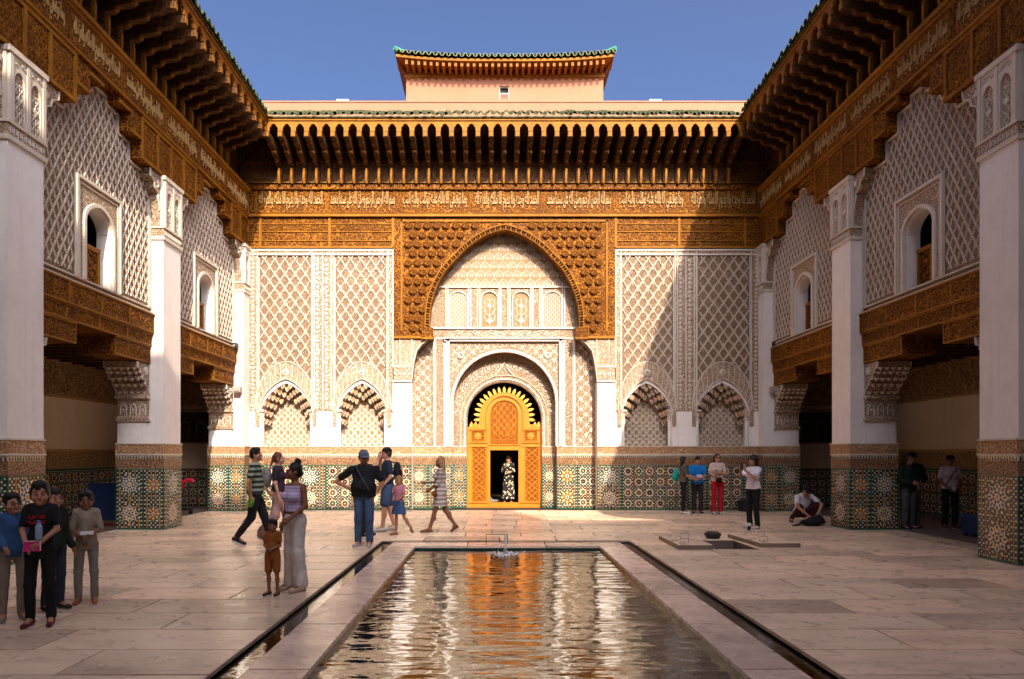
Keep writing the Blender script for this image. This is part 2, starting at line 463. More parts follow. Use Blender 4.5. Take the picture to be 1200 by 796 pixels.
def clip_rib(mb, pts, inside, wd, w0, w1, m=0):
    run = []
    for p in pts:
        if inside(*p): run.append(p)
        else:
            if len(run) > 1: mb.rib(run, wd, w0, w1, m)
            run = []
    if len(run) > 1: mb.rib(run, wd, w0, w1, m)
LJ = random.Random(11)
def lattice(mb, u0, u1, v0, v1, a, b, w, h, inside=lambda u, v: True, rw=0.035, m=0, leaf=True, wav=0.18, ml=None):
    """sebka net: two families of sinuous ribs crossing in lozenges, a palmette in each"""
    na = max(1, round((u1-u0)/a)); a = (u1-u0)/na
    nb = (v1-v0)/b
    steps = int(nb*8)+1
    for sgn in (1, -1):
        for k in range(-int(nb)-2, na+int(nb)+3):
            pts = []
            for i in range(steps+1):
                t = i/8.0
                v = v0+t*b
                u = u0+a*(k+sgn*t+sgn*wav*math.sin(4*math.pi*t)*0.5)+LJ.uniform(-.0025, .0025)
                pts.append((u, v))
            clip_rib(mb, pts, lambda u, v: u0 <= u <= u1 and v <= v1 and inside(u, v), rw, w, w+h, m)
    if leaf:
        for i in range(-1, na+2):
            for j in range(-1, int(2*nb)+3):
                u = u0+a*(i+(0.5 if j % 2 else 0)); v = v0+b*(j*0.5)
                if not (u0+a*0.2 < u < u1-a*0.2 and v0+b*0.3 < v < v1-b*0.3): continue
                if not (inside(u, v+b*0.3) and inside(u, v-b*0.3)): continue
                if LJ.random() < 0.025: continue
                jj = LJ.uniform(.88, 1.1); s1, s2 = a*0.5*jj, b*0.5*jj
                P = [(0, .52), (.1, .22), (.28, .14), (.26, -.04), (.1, -.1), (.17, -.3), (0, -.52), (-.17, -.3), (-.1, -.1), (-.26, -.04), (-.28, .14), (-.1, .22)]
                pp = [(u+x*s1, v+y*s2) for x, y in P]
                mb.prism(pp, w, w+h*0.62, m if ml is None else ml)
                mb.prism([(u+x*s1*0.42, v+y*s2*0.5) for x, y in P], w+h*0.62, w+h*0.85, m if ml is None else ml)
def vine(mb, u0, u1, v0, v1, w, h, rw=0.016, m=0):
    """scrolling stem with spiral side shoots and leaves"""
    H = v1-v0; n = max(1, round((u1-u0)/H)); L = (u1-u0)/n
    mid = (v0+v1)/2
    mb.rib([(u0+L*t/10, mid+math.sin(math.pi*t/10)*H*0.2) for t in range(10*n+1)], rw, w, w+h, m)
    for i in range(n):
        sg = 1 if i % 2 == 0 else -1
        cx, cy = u0+L*(i+0.5), mid-sg*H*0.08
        mb.rib([(cx+math.cos(a*0.55+1)*H*(0.34-a*0.022)*0.95, cy+sg*math.sin(a*0.55+1)*H*(0.34-a*0.022)) for a in range(14)], rw, w, w+h, m)
        mb.prism(star(cx, cy, H*0.12, H*0.06, 5, i), w, w+h*1.1, m)
        for q in (-1, 1):
            x, y = cx+q*L*0.42, mid+sg*q*H*0.32
            mb.prism([(x-H*0.1, y), (x, y-H*0.06), (x+H*0.12, y+H*0.02), (x, y+H*0.08)], w, w+h, m)
# ---- Arabic lettering, shaped by hand into presentation forms
AR = {'ا': (0xFE8D, 2), 'ب': (0xFE8F, 4), 'ت': (0xFE95, 4), 'ح': (0xFEA1, 4), 'خ': (0xFEA5, 4), 'د': (0xFEA9, 2), 'ر': (0xFEAD, 2), 'س': (0xFEB1, 4), 'ص': (0xFEB9, 4),
      'ع': (0xFEC9, 4), 'ف': (0xFED1, 4), 'ك': (0xFED9, 4), 'ل': (0xFEDD, 4), 'م': (0xFEE1, 4), 'ن': (0xFEE5, 4), 'ه': (0xFEE9, 4), 'و': (0xFEED, 2), 'ي': (0xFEF1, 4), 'ق': (0xFED5, 4), 'ش': (0xFEB5, 4), 'ة': (0xFE93, 2), 'ط': (0xFEC1, 4), 'ج': (0xFE9D, 4), 'ذ': (0xFEAB, 2), 'ز': (0xFEAF, 2), 'ى': (0xFEEF, 2)}
def shape_ar(s):
    out = []
    for i, ch in enumerate(s):
        if ch not in AR: out.append(ch); continue
        base, nf = AR[ch]
        pj = i > 0 and s[i-1] in AR and AR[s[i-1]][1] == 4
        nj = i < len(s)-1 and s[i+1] in AR and nf == 4
        k = (3 if nj else 1) if pj else (2 if nj else 0)
        out.append(chr(base+k))
    return ''.join(reversed(out))
INSCR = 'بسم الله الرحمن الرحيم وصلى الله على سيدنا محمد'
def letter_geo(INSCR):
    cu = bpy.data.curves.new('lettering', 'FONT')
    cu.body = shape_ar(INSCR); cu.resolution_u = 2
    o = bpy.data.objects.new('lettering', cu)
    C.objects.link(o)
    dg = bpy.context.evaluated_depsgraph_get()
    me = bpy.data.meshes.new_from_object(o.evaluated_get(dg))
    vs = [(v.co.x, v.co.y) for v in me.vertices]
    fs = [list(p.vertices) for p in me.polygons]
    ed = {}
    for f in fs:
        for a, b in zip(f, f[1:]+f[:1]):
            k = (min(a, b), max(a, b)); ed[k] = ed.get(k, 0)+1
    rim = [k for k, c in ed.items() if c == 1]
    bpy.data.objects.remove(o); bpy.data.curves.remove(cu); bpy.data.meshes.remove(me)
    x0 = min(v[0] for v in vs); x1 = max(v[0] for v in vs); y0 = min(v[1] for v in vs); y1 = max(v[1] for v in vs)
    return [((v[0]-x0)/(x1-x0), (v[1]-y0)/(y1-y0)) for v in vs], fs, rim
LETS = [letter_geo(q) for q in (INSCR, 'وما توفيقي الا بالله عليه توكلت واليه انيب', 'الحمد لله وحده ولا يدوم الا ملكه والعزة لله')]
LCNT = [0]
def lettering(mb, u0, u1, v0, v1, w, h, m=0, flip=False):
    vs, fs, rim = LETS[LCNT[0] % 3]; LCNT[0] += 1
    n = len(vs)
    P = [((u1-x*(u1-u0)) if flip else (u0+x*(u1-u0)), v0+y*(v1-v0)) for x, y in vs]
    mb.add([(x, y, w) for x, y in P]+[(x, y, w+h) for x, y in P], [[i+n for i in f] for f in fs]+[(a, b, b+n, a+n) for a, b in rim], m)
def arch(cx, half, vs, rise, n=14, pointed=0.0, horse=0.0):
    """left spring -> apex -> right spring"""
    out = []
    for i in range(n+1):
        t = math.pi*(1-i/n)
        x = math.cos(t); y = math.sin(t)
        y = y+pointed*(1-abs(x))**1.5*0.25
        out.append((cx+half*x, vs+rise*y/(1+pointed*0.25)))
    return out

# ------------------------------------------------------------------ setting: ground and marble paving
XC, HW, YB = 0.27, 7.22, 19.4
XL, XR = XC-HW, XC+HW
g = MB(); 
PX0, PX1, PY0, PY1 = -1.36, 1.82, 1.5, 11.85            # pool opening
HX0, HX1, HY0, HY1 = 3.72, 4.42, 11.45, 12.6
for (a, b, c, d) in ((-60, -2.06, -40, 60), (2.50, HX0, -40, 60), (HX1, 60, -40, 60), (HX0, HX1, -40, HY0), (HX0, HX1, HY1, 60), (-2.06, 2.50, 12.62, 60), (-2.06, 2.50, -40, 1.0)):
    g.quad(a, b, c, d, -0.012)
g.quad(-2.06, 2.50, 1.0, 12.62, -0.62); g.quad(HX0-.05, HX1+.05, HY0-.05, HY1+.05, -0.5)
g.build('ground', M['joint'], kind='structure')
floor = thing('courtyard_floor', None, None, (0, 0, 0), kind='structure')
def slab_mesh(w, d, mat, name='slab', h=0.03):
    mb = MB(); e = 0.006
    mb.box(-w/2, w/2, -d/2, d/2, -h, -e)
    mb.v = mb.v[:4]+[(x*(1-2*e/w), y*(1-2*e/d), 0) for x, y, _ in mb.v[4:]]
    return mb.mesh(name, mat)
SL = {}
def slab(u0, u1, v0, v1, mat, parent=None, name='slab', dz=None, h=0.03):
    w, d = round(u1-u0-0.01, 3), round(v1-v0-0.01, 3)
    k = (w, d, mat, h)
    if k not in SL: SL[k] = slab_mesh(w, d, M[mat], name, h)
    return inst(name, SL[k], parent or floor, ((u0+u1)/2, (v0+v1)/2, random.uniform(0, 0.0022) if dz is None else dz))
rows = []
y = 4.3
rs = random.Random(3)
HX0, HX1, HY0, HY1 = 3.72, 4.42, 11.45, 12.6
for reg in ('left', 'right', 'far'):
    if reg == 'left': X0, X1, Y0, Y1 = XL-0.35, -2.06, 4.3, 12.62
    elif reg == 'right': X0, X1, Y0, Y1 = 2.50, XR+0.35, 4.3, 12.62
    else: X0, X1, Y0, Y1 = XL-0.35, XR+0.35, 12.62, 19.36
    y = Y0
    nr = round((Y1-Y0)/0.62)
    for j in range(nr):
        ya, yb = Y0+(Y1-Y0)*j/nr, Y0+(Y1-Y0)*(j+1)/nr
        nx = round((X1-X0)/1.22)
        cuts = [X0]
        for i in range(1, nx): cuts.append(X0+(X1-X0)*(i+(0.5 if j % 2 else 0)+rs.uniform(-0.12, 0.12)-(0.25))/nx)
        cuts.append(X1)
        for xa, xb in zip(cuts, cuts[1:]):
            if reg != 'left' and xa < HX1 and xb > HX0 and ya < HY1 and yb > HY0:
                for (p, q) in ((xa, HX0), (HX1, xb)):
                    if q-p > 0.1: slab(p, q, ya, yb, 'marble')
                for (p, q) in ((ya, HY0), (HY1, yb)):
                    if q-p > 0.06: slab(max(xa, HX0), min(xb, HX1), p, q, 'marble')
                continue
            slab(xa, xb, ya, yb, 'marble')
# bare paving near the lens, out of the picture
nb = MB(); nb.quad(XL-0.35, -2.06, -5, 4.3, -0.002); nb.quad(2.5, XR+0.35, -5, 4.3, -0.002); nb.quad(-2.06, 2.5, -5, 1.0, -0.002)
nb.build('near_paving', M['marble'], floor)
# ------------------------------------------------------------------ pool
pool = thing('reflecting_pool', None, None, (0, 0, 0), kind='structure')
b = MB()
b.quad(PX0, PX1, PY0, PY1, -0.55, 0)
for (x0, x1, y0, y1) in ((PX0-0.05, PX0, PY0, PY1), (PX1, PX1+0.05, PY0, PY1), (PX0-0.05, PX1+0.05, PY1, PY1+0.05), (PX0-0.05, PX1+0.05, PY0-0.05, PY0)):
    b.box(x0, x1, y0, y1, -0.56, -0.035, 0)
b.build('basin', M['pool_tile'], pool)
w_ = MB(); w_.quad(PX0, PX1, PY0, PY1, -0.065)
w_.build('water', M['water'], pool)
pb = MB(); rr = random.Random(5)
for i in range(260):                                   # pebbles and coins on the basin floor near the right edge
    x = PX1-0.1-abs(rr.gauss(0, 0.35)); y = rr.uniform(2.5, 11.5)
    pb.lathe([(0.0, 0.03), (0.03, 0.024), (0.05, 0.0)], (x, y, -0.55), 6)
pb.build('pebbles', M['marble_rim'], pool, kind='stuff')
# rim slabs (single stones) round the pool, then the narrow channel
def rim_run(x0, x1, y0, y1, n, along):
    for i in range(n):
        if along == 'y': slab(x0, x1, y0+(y1-y0)*i/n, y0+(y1-y0)*(i+1)/n, 'marble_rim', pool, 'rim_slab', 0.0, 0.05)
        else: slab(x0+(x1-x0)*i/n, x0+(x1-x0)*(i+1)/n, y0, y1, 'marble_rim', pool, 'rim_slab', 0.0, 0.05)
rim_run(-1.84, PX0, 1.0, PY1, 8, 'y'); rim_run(PX1, 2.28, 1.0, PY1, 8, 'y'); rim_run(-1.84, 2.28, PY1, 12.36, 3, 'x')
chn = MB()
for (x0, x1, y0, y1) in ((-2.06, -1.84, 1.0, 12.62), (2.28, 2.50, 1.0, 12.62), (-1.84, 2.28, 12.40, 12.62)):
    chn.box(x0, x1, y0, y1, -0.12, -0.075)
chn.box(-1.86, 2.30, 11.9, 12.40, -0.1, -0.052)
for (x0, x1) in ((-1.86, -1.42), (1.88, 2.3)): chn.box(x0, x1, 1.0, 11.9, -0.1, -0.052)
chn.build('channel_bed', m_plain('wet_channel_stone', (0.06, 0.045, 0.035), 0.3), pool)
cw = MB()
for (x0, x1, y0, y1) in ((-2.05, -1.85, 1.0, 12.61), (2.29, 2.49, 1.0, 12.61), (-1.84, 2.28, 12.41, 12.61)):
    cw.quad(x0, x1, y0, y1, -0.05)
cw.build('channel_water', M['water_still'], pool)

# ------------------------------------------------------------------ shared repeats: corbels, tiles, bosses
def corbel_mesh(name, L=1.2):
    mb = MB(lambda u, v, w: (u, -w, v))                # out of the wall is -y
    P = [(0, .02), (.07, 0), (.12, .05), (.13, .12), (.10, .18), (.13, .26), (.12, .42), (.17, .47), (.26, .48), (.30, .50), (.31, .56), (.40, .58),
         (.58, .60), (.63, .62), (.65, .70), (.74, .72), (.9, .73), (.95, .75), (.97, .80), (L, .81), (L, .95), (0, .95)]
    extr(mb, P, -0.065, 0.065, 0)
    extr(mb, [(.17, .05), (.19, .12), (.19, .36), (.17, .42), (.12, .42), (.12, .05)], -0.03, 0.03, 1)      # little column on its face
    mb.lathe([(0, -.05), (.035, -.03), (.045, .01), (.03, .05)], (0, .02, .14), 6, 1, 'v')
    extr(mb, [(L, .82), (L+.015, .82), (L+.015, .94), (L, .94)], -0.05, 0.05, 1)
    extr(mb, [(.65, .63), (.69, .64), (.69, .69), (.65, .70)], -0.045, 0.045, 1)
    extr(mb, [(.30, .51), (.35, .52), (.35, .57), (.31, .57)], -0.045, 0.045, 1)
    return mb.mesh(name, [M['corbel'], M['wood_hi']])
CORB = corbel_mesh('corbel')
def tile_mesh(name, r=0.085, slope=27, L=1.45, mat=None):
    mb = MB()
    sl = math.tan(R(slope)); segs = 3
    for k in range(segs):
        y0, y1 = L*k/segs-(0.06 if k else 0), L*(k+1)/segs
        lift = 0.012*(segs-k)*0 
        for (cx, up, rr_) in ((0, 1, r), (r*1.33, -1, r*0.9)):
            vs = []
            for (yy, sc) in ((y0, 1.0), (y1, 0.86)):
                for j in range(7):
                    t = math.pi*j/6
                    for q in (1.0, 0.8):
                        vs.append((cx+math.cos(t)*rr_*sc*q, yy, up*math.sin(t)*rr_*sc*q+yy*sl+(0.02*(0 if k == 0 else 1))+(0 if up > 0 else 0.045)))
            fs = []
            for j in range(6):
                a = 2*j
                fs += [(a, a+2, a+16, a+14), (a+1, a+15, a+17, a+3), (a, a+1, a+3, a+2), (a+14, a+16, a+17, a+15)]
            mb.add(vs, fs)
    return mb.mesh(name, mat or M['roof'], smooth=False)
RTILE = tile_mesh('roof_tile')

def eave(T, name, label, group, u0, u1, nc, side, w_in, w_out, parent_loc, tile_pitch=0.226, c0=0.0, cut=(0, 0)):
    """wooden eave: dark recess, row of stepped corbels, scalloped fascia, glazed tiles"""
    th = thing(name, label, 'roof eave', parent_loc, group=group)
    mb = MB(T)
    u1 = u1+(1.45 if side else 0)
    mb.box(u0, u1, 9.12, 10.5, w_in-0.12, w_in-0.002, 0)
    mb.box(u0, u1, 10.44, 10.5, w_in, w_out-0.03, 1)
    mb.box(u0, u1, 9.80, 9.84, w_in-0.002, w_in+0.03, 2)
    mb.box(u0, u1, 9.06, 9.24, w_in-0.06, w_in+0.06, 2)
    u1 = u1-(1.45 if side else 0)
    mb.build('recessed_panel', [M['corbel'], M['wood_dark'], M['wood']], th)
    pitch = (u1-cut[1]-u0-cut[0])/nc
    p = MB(T)
    for i in range(nc):
        a = u0+cut[0]+pitch*i; c = a+pitch/2
        g_ = pitch/2-0.062
        P = [(a, 10.17), (a+0.062, 10.17), (a+0.062, 10.21), (a+0.062+g_*0.06, 10.27), (c-g_*0.62, 10.305), (c-g_*0.5, 10.345), (c-g_*0.12, 10.36), (c, 10.385),
             (c+g_*0.12, 10.36), (c+g_*0.5, 10.345), (c+g_*0.62, 10.305), (a+pitch-0.062-g_*0.06, 10.27), (a+pitch-0.062, 10.21), (a+pitch-0.062, 10.17), (a+pitch, 10.17), (a+pitch, 10.44), (a, 10.44)]
        p.prism(P, w_out-0.06, w_out, 0)
    p.build('scalloped_fascia', M['wood_plain'] if side else M['wood_hi'], th)
    q = MB(T)
    q.box(u0+cut[0], u1-cut[1], 10.44, 10.485, w_out-0.06, w_out+0.03, 0)
    q.box(u0+cut[0], u1-cut[1], 10.485, 10.52, w_out-0.06, w_out+0.05, 1)
    q.build('eave_moulding', [M['wood_hi'], M['wood']], th)
    r_ = MB(T)
    extr(r_, [(w_out+0.07, 10.53), (w_in-0.1, 11.14), (w_in-0.1, 11.0), (w_out+0.07, 10.5)], u0, u1)
    r_.build('roof_slope', M['roof'], th)
    o0 = Vector(parent_loc)
    for i in range(nc+1):
        u = u0+cut[0]+pitch*i
        P = Vector(T(u, 9.2, w_in))
        inst('corbel', CORB, th, P-o0, rz={0: 0, -1: R(90), 1: R(-90)}[side])
    nt = int((u1-u0-cut[0]*0.92-cut[1]*0.92)/tile_pitch)
    for i in range(nt):
        u = u0+cut[0]*0.92+tile_pitch*(i+0.5)
        P = Vector(T(u, 10.56+random.uniform(-.012, .012), w_out+0.11+random.uniform(-.025, .02)))
        inst('roof_tile', RTILE, th, P-o0, rz={0: 0, -1: R(90), 1: R(-90)}[side]+random.uniform(-.04, .04))
    return th
# ------------------------------------------------------------------ the two side wings
PY = [5.15, 9.75, 14.35, 18.95]
PW = 0.78
SN = {-1: 'left', 1: 'right'}
ORDN = {0: 'just outside the picture', 1: 'at the very edge of the picture', 2: 'in the middle of its row', 3: 'in the far corner beside the back facade'}
def TS(s): return lambda u, v, w: (XC+s*(HW-w), u, v)
def step_top(Y):
    for p in PY:
        d = abs(Y-(p+PW/2))
        if d < 1.25: return 7.45
        if d < 1.65: return 7.8
        if d < 2.05: return 8.15
    return 8.3
def pillar(s):
    """tiled and plastered pillar with carved capital; built at the second place and copied"""
    T = TS(s); y0 = PY[2]; y1 = y0+PW
    th = thing('pillar', 'x', 'pillar', (XC+s*HW, y0, 0), group='white pillars with tiled feet along the courtyard')
    core = MB(T)
    core.box(y0, y1, 1.79, 6.12, -0.28, 0.0)
    core.box(y0+0.006, y1-0.006, 0.02, 1.79, -0.42, -0.02)
    core.box(y0+0.02, y1-0.02, 0.0, 3.49, -0.98, -0.27)
    core.build('shaft', M['white'], th)
    # dado: court face, camera face (two steps), far face, gallery face
    d = Dado(T); d.strip(y0-0.015, y1+0.015, 0.015, seed=1); dz, db = d.build(th)
    F = lambda yy, sg: (lambda u, v, w: (XC+s*(HW+u), yy-sg*w, v))
    for nm, yy, sg in (('near', y0, 1), ('far', y1, -1)):
        d = Dado(F(yy, sg)); d.strip(-0.015, 0.42, 0.015, seed=0); d.strip(0.42, 1.0, 0.005, seed=1); d.build(th)
    d = Dado(lambda u, v, w: (XC+s*(HW+0.98+w), u, v)); d.strip(y0, y1, 0.005, seed=0); d.build(th)
    # upper capital on the court side
    c = MB(T)
    c.box(y0-0.03, y1+0.03, 6.10, 6.17, -0.3, 0.035, 1)
    c.box(y0-0.015, y1+0.015, 6.17, 6.34, -0.3, 0.02, 0)
    c.box(y0-0.035, y1+0.035, 6.34, 6.38, -0.3, 0.045, 1)
    c.box(y0, y1, 6.38, 7.5, -0.3, 0.0, 0)
    for a, b_ in ((y0, y0+0.07), (y1-0.07, y1), (y0+0.36, y0+0.42)):
        c.box(a, b_, 6.38, 7.36, 0.0, 0.045, 1)
    for a in (y0+0.07, y0+0.42):                        # two blind arches
        ar = arch(a+0.145, 0.11, 7.0, 0.16, 8, 0.6)
        c.prism([(a, 6.38), (a+0.035, 6.38)]+ar+[(a+0.255, 6.38), (a+0.29, 6.38), (a+0.29, 7.36), (a, 7.36)], 0.0, 0.03, 1)
        c.prism(star(a+0.145, 6.75, 0.075, 0.035, 4), 0.0, 0.025, 1)
        lattice(c, a+0.04, a+0.25, 6.40, 7.0, 0.1, 0.14, 0.0, 0.012, rw=0.014, m=1, leaf=False)
        vine(c, a+0.01, a+0.28, 7.2, 7.34, 0.03, 0.012, 0.01, 1)
    for j in range(9): c.rib([(y0+0.02+j*0.085, 6.2), (y0+0.02+j*0.085, 6.29), (y0+0.07+j*0.085, 6.29), (y0+0.07+j*0.085, 6.22)], 0.016, 0.02, 0.032, 1)
    c.box(y0-0.04, y1+0.04, 7.36, 7.44, -0.3, 0.06, 1)
    # same relief on the face towards the lens
    fT = c.T
    c.build('capital', [M['stucco_fine'], M['rib']], th)
    c2 = MB(F(y0, 1))
    for a, b_ in ((0.0, 0.05), (0.23, 0.28)): c2.box(a, b_, 6.38, 7.36, 0.0, 0.03, 1)
    ar = arch(0.14, 0.07, 7.0, 0.12, 8, 0.6)
    c2.prism([(0.05, 6.38), (0.07, 6.38)]+ar+[(0.21, 6.38), (0.23, 6.38), (0.23, 7.3), (0.05, 7.3)], 0.0, 0.025, 1)
    c2.build('capital_side', [M['stucco_fine'], M['rib']], th)
    # curved plaster consoles flanking the capital, under the stepped timber
    for sg, yy in ((-1, y0), (1, y1)):
        k = MB(T)
        P = [(0.0, 6.35), (0.03, 6.35), (0.05, 6.7), (0.12, 6.95), (0.12, 7.02), (0.26, 7.1), (0.3, 7.22), (0.44, 7.28), (0.46, 7.43), (0.0, 7.43)]
        k.prism([(yy+sg*p[0], p[1]) for p in P], -0.3, -0.06, 0)
        k.rib([(yy+sg*p[0], p[1]) for p in P[2:9]], 0.03, -0.06, -0.035, 1)
        k.prism([(yy+sg*(0.03+x), 7.1+y) for x, y in star(0.1, 0.12, 0.08, 0.04, 5)], -0.06, -0.03, 1)
        k.build('console', [M['stucco_fine'], M['rib']], th)
    # lower bracket capitals carrying the lintel, one towards each opening
    for sg, yy in ((-1, y0), (1, y1)):
        k = MB(T)
        P = [(0, 2.28), (0.05, 2.28), (0.06, 2.36), (0.03, 2.40), (0.03, 2.72), (0.09, 2.76), (0.09, 2.82), (0.05, 2.86), (0.12, 3.0), (0.22, 3.05), (0.2, 3.12), (0.34, 3.16), (0.33, 3.24),
             (0.42, 3.28), (0.42, 3.34), (0.5, 3.36), (0.52, 3.48), (0, 3.48)]
        k.prism([(yy+sg*p[0], p[1]) for p in P], -0.95, -0.3, 0)
        for w0, w1 in ((-0.3, -0.27), (-0.98, -0.95)):
            k.rib([(yy+sg*(p[0]-0.02), p[1]) for p in P[7:17]], 0.035, w0, w1, 1)
            k.box(*sorted((yy, yy+sg*0.05)), 2.30, 2.36, w0, w1, 1); k.box(*sorted((yy, yy+sg*0.08)), 2.76, 2.81, w0, w1, 1)
            k.prism(star(yy+sg*0.16, 3.32, 0.1, 0.06, 6), w0, w1, 1)
        fk = MB(F(yy, -sg))                              # carving on the face towards the opening
        for j in range(3):
            ar = arch(0.42+0.2*j, 0.06, 2.55, 0.1, 6, 0.5)
            fk.rib([(ar[0][0], 2.42)]+ar+[(ar[-1][0], 2.42)], 0.02, 0.03, 0.05, 1)
            fk.prism(star(0.42+0.2*j, 2.52, 0.035, 0.02, 4), 0.03, 0.05, 1)
        for j, (zz, ww) in enumerate(((3.36, 0.50), (3.28, 0.42), (3.16, 0.34), (3.05, 0.22), (2.90, 0.12))):
            for q in range(5):
                fk.lathe([(0.0, -0.07), (0.035, -0.03), (0.055, 0.0)], (0.37+0.13*q, zz, ww-0.03 if j < 3 else ww-0.05), 6, 1, 'v')
        k.v += []
        o = k.build('bracket_capital', [M['stucco_fine'], M['rib']], th)
        fk.build('carved_face', [M['stucco_fine'], M['rib']], o)
        sh = MB(T); sh.box(*sorted((yy, yy+sg*0.012)), 1.83, 2.28, -0.92, -0.33); sh.build('bracket_shaft', M['white'], th)
    return th
PIL = {}
for s in (-1, 1):
    base = pillar(s)
    PIL[s] = base
    for k in (0, 1, 2, 3):
        o = base if k == 2 else copy_tree(base)
        o.location.y = PY[k]
        o['label'] = 'white plastered pillar with zellige tiled foot on the %s side, %s' % (SN[s], ORDN[k])

def wing_bay(s, k):
    """carved stucco upper wall with arched window over a stepped cedar lintel"""
    T = TS(s); g0, g1 = PY[2]+PW, PY[3]
    cy = (g0+g1)/2+0.02
    th = thing('carved_stucco_wall', 'x', 'carved wall', (XC+s*(HW+0.28), cy, 4.53), group='carved stucco walls with arched windows')
    hwid, z0, zs = 0.42, 4.68, 5.72
    ar = arch(cy, hwid, zs, 0.36, 12, 0.4)
    W0, W1 = -0.55, -0.28
    m = MB(T)
    m.prism([(g0-0.02, z0), (cy-hwid, z0)]+ar+[(cy+hwid, z0), (g1+0.02, z0), (g1+0.02, 8.4), (g0-0.02, 8.4)], W0, W1)
    m.box(g0-0.02, g1+0.02, 4.53, z0, W0, W1)
    m.build('wall_panel', M['stucco_ground'], th)
    fr0, fr1, frt = cy-0.70, cy+0.70, 6.40
    ins = lambda u, v: (g0+0.12 < u < g1-0.12) and 4.70 < v < step_top(u)-0.07 and not (fr0-0.02 < u < fr1+0.02 and v < frt+0.02)
    l = MB(T)
    lattice(l, g0+0.1, g1-0.1, 4.66, 8.3, 0.185, 0.32, W1, 0.02, ins, rw=0.021, wav=0.09, ml=1)
    lattice(l, g0+0.1, g1-0.1, 4.66, 8.3, 0.185, 0.32, W1, 0.013, ins, rw=0.012, wav=-0.5, leaf=False, m=1)
    l.build('sebka_lattice', [M['rib'], M['leaf']], th)
    b = MB(T)
    for a, c in ((g0, g0+0.05), (g0+0.09, g0+0.11), (g1-0.05, g1), (g1-0.11, g1-0.09)): b.box(a, c, 4.66, 7.5, W1, W1+0.04)
    b.box(g0, g1, 4.53, 4.57, W1, W1+0.06); b.box(g0, g1, 4.645, 4.67, W1, W1+0.04)
    # stepped white border under the consoles
    st = []
    Y = g0
    prev = step_top(g0)
    st.append((g0, prev-0.03))
    n = 400
    for i in range(1, n+1):
        Yc = g0+(g1-g0)*i/n
        t = step_top(Yc)
        if t != prev:
            st += [(Yc, prev-0.03), (Yc, t-0.03)]; prev = t
    st.append((g1, prev-0.03))
    for p, q in zip(st, st[1:]):
        if abs(p[0]-q[0]) < 1e-6: b.box(p[0]-0.02+(0.03 if p[1] < q[1] else -0.03), p[0]+0.02+(0.03 if p[1] < q[1] else -0.03), min(p[1], q[1])-0.03, max(p[1], q[1])-0.0, W1, W1+0.042)
        else: b.box(p[0], q[0], p[1]-0.05, p[1]-0.01, W1, W1+0.045)
    b.build('border', M['rib'], th)
    w = MB(T)                                            # window surround
    w.box(fr0, fr0+0.05, 4.67, frt, W1, W1+0.06, 1); w.box(fr1-0.05, fr1, 4.67, frt, W1, W1+0.06, 1); w.box(fr0, fr1, frt, frt+0.05, W1, W1+0.06, 1)
    w.prism([(fr0+0.05, 4.67), (cy-hwid-0.09, 4.67)]+arch(cy, hwid+0.09, zs, 0.43, 12, 0.4)+[(cy+hwid+0.09, 4.67), (fr1-0.05, 4.67), (fr1-0.05, frt), (fr0+0.05, frt)], W1, W1+0.022, 0)
    a1 = [(cy-hwid-0.045, 4.67)]+arch(cy, hwid+0.045, zs, 0.39, 12, 0.4)+[(cy+hwid+0.045, 4.67)]
    w.rib(a1, 0.085, W1, W1+0.06, 1, top=0.7)
    w.rib([(cy-0.6, 4.67), (cy-0.6, 6.33), (cy+0.6, 6.33), (cy+0.6, 4.67)], 0.03, W1+0.02, W1+0.045, 1)
    w.build('window_frame', [M['stucco_fine'], M['rib']], th)
    rv = MB(T)                                           # white lining of the reveal
    li = [(cy-hwid+0.004, z0)]+arch(cy, hwid-0.004, zs, 0.352, 12, 0.4)+[(cy+hwid-0.004, z0)]
    n = len(li)
    rv.add([(p[0], p[1], W1) for p in li]+[(p[0], p[1], W0) for p in li], [(i, i+1, i+1+n, i+n) for i in range(n-1)])
    for j in range(7):                                   # ribbed stucco on the arch soffit
        t = j/6
        rv.rib(arch(cy, hwid-0.01, zs, 0.345, 12, 0.4), 0.02, W1-0.03-0.034*j, W1-0.012-0.034*j)
    rv.build('window_reveal', M['white'], th)
    sc = MB(T)
    sw = -0.48
    sc.box(cy-hwid+0.01, cy+hwid-0.01, z0, z0+0.07, sw-0.05, sw, 0); sc.box(cy-hwid+0.01, cy+hwid-0.01, 5.36, 5.44, sw-0.05, sw+0.01, 0)
    for a in (cy-hwid+0.01, cy-0.03, cy+hwid-0.07): sc.box(a, a+0.06, z0+0.07, 5.36, sw-0.05, sw, 0)
    sc.build('balustrade_frame', M['wood_hi'], th)
    s2 = MB(T)
    for side in (0, 1):
        a = cy-hwid+0.07 if side == 0 else cy+0.03
        wd = 0.30
        s2.box(a, a+wd, z0+0.07, 5.36, sw-0.045, sw-0.03, 0)
        for q in range(3):
            zz = z0+0.07+0.2*q
            s2.rib([(a, zz), (a+wd, zz+0.2)], 0.02, sw-0.03, sw-0.008, 0); s2.rib([(a, zz+0.2), (a+wd, zz)], 0.02, sw-0.03, sw-0.008, 0)
    s2.build('balustrade_panel', M['wood'], th)
    return th
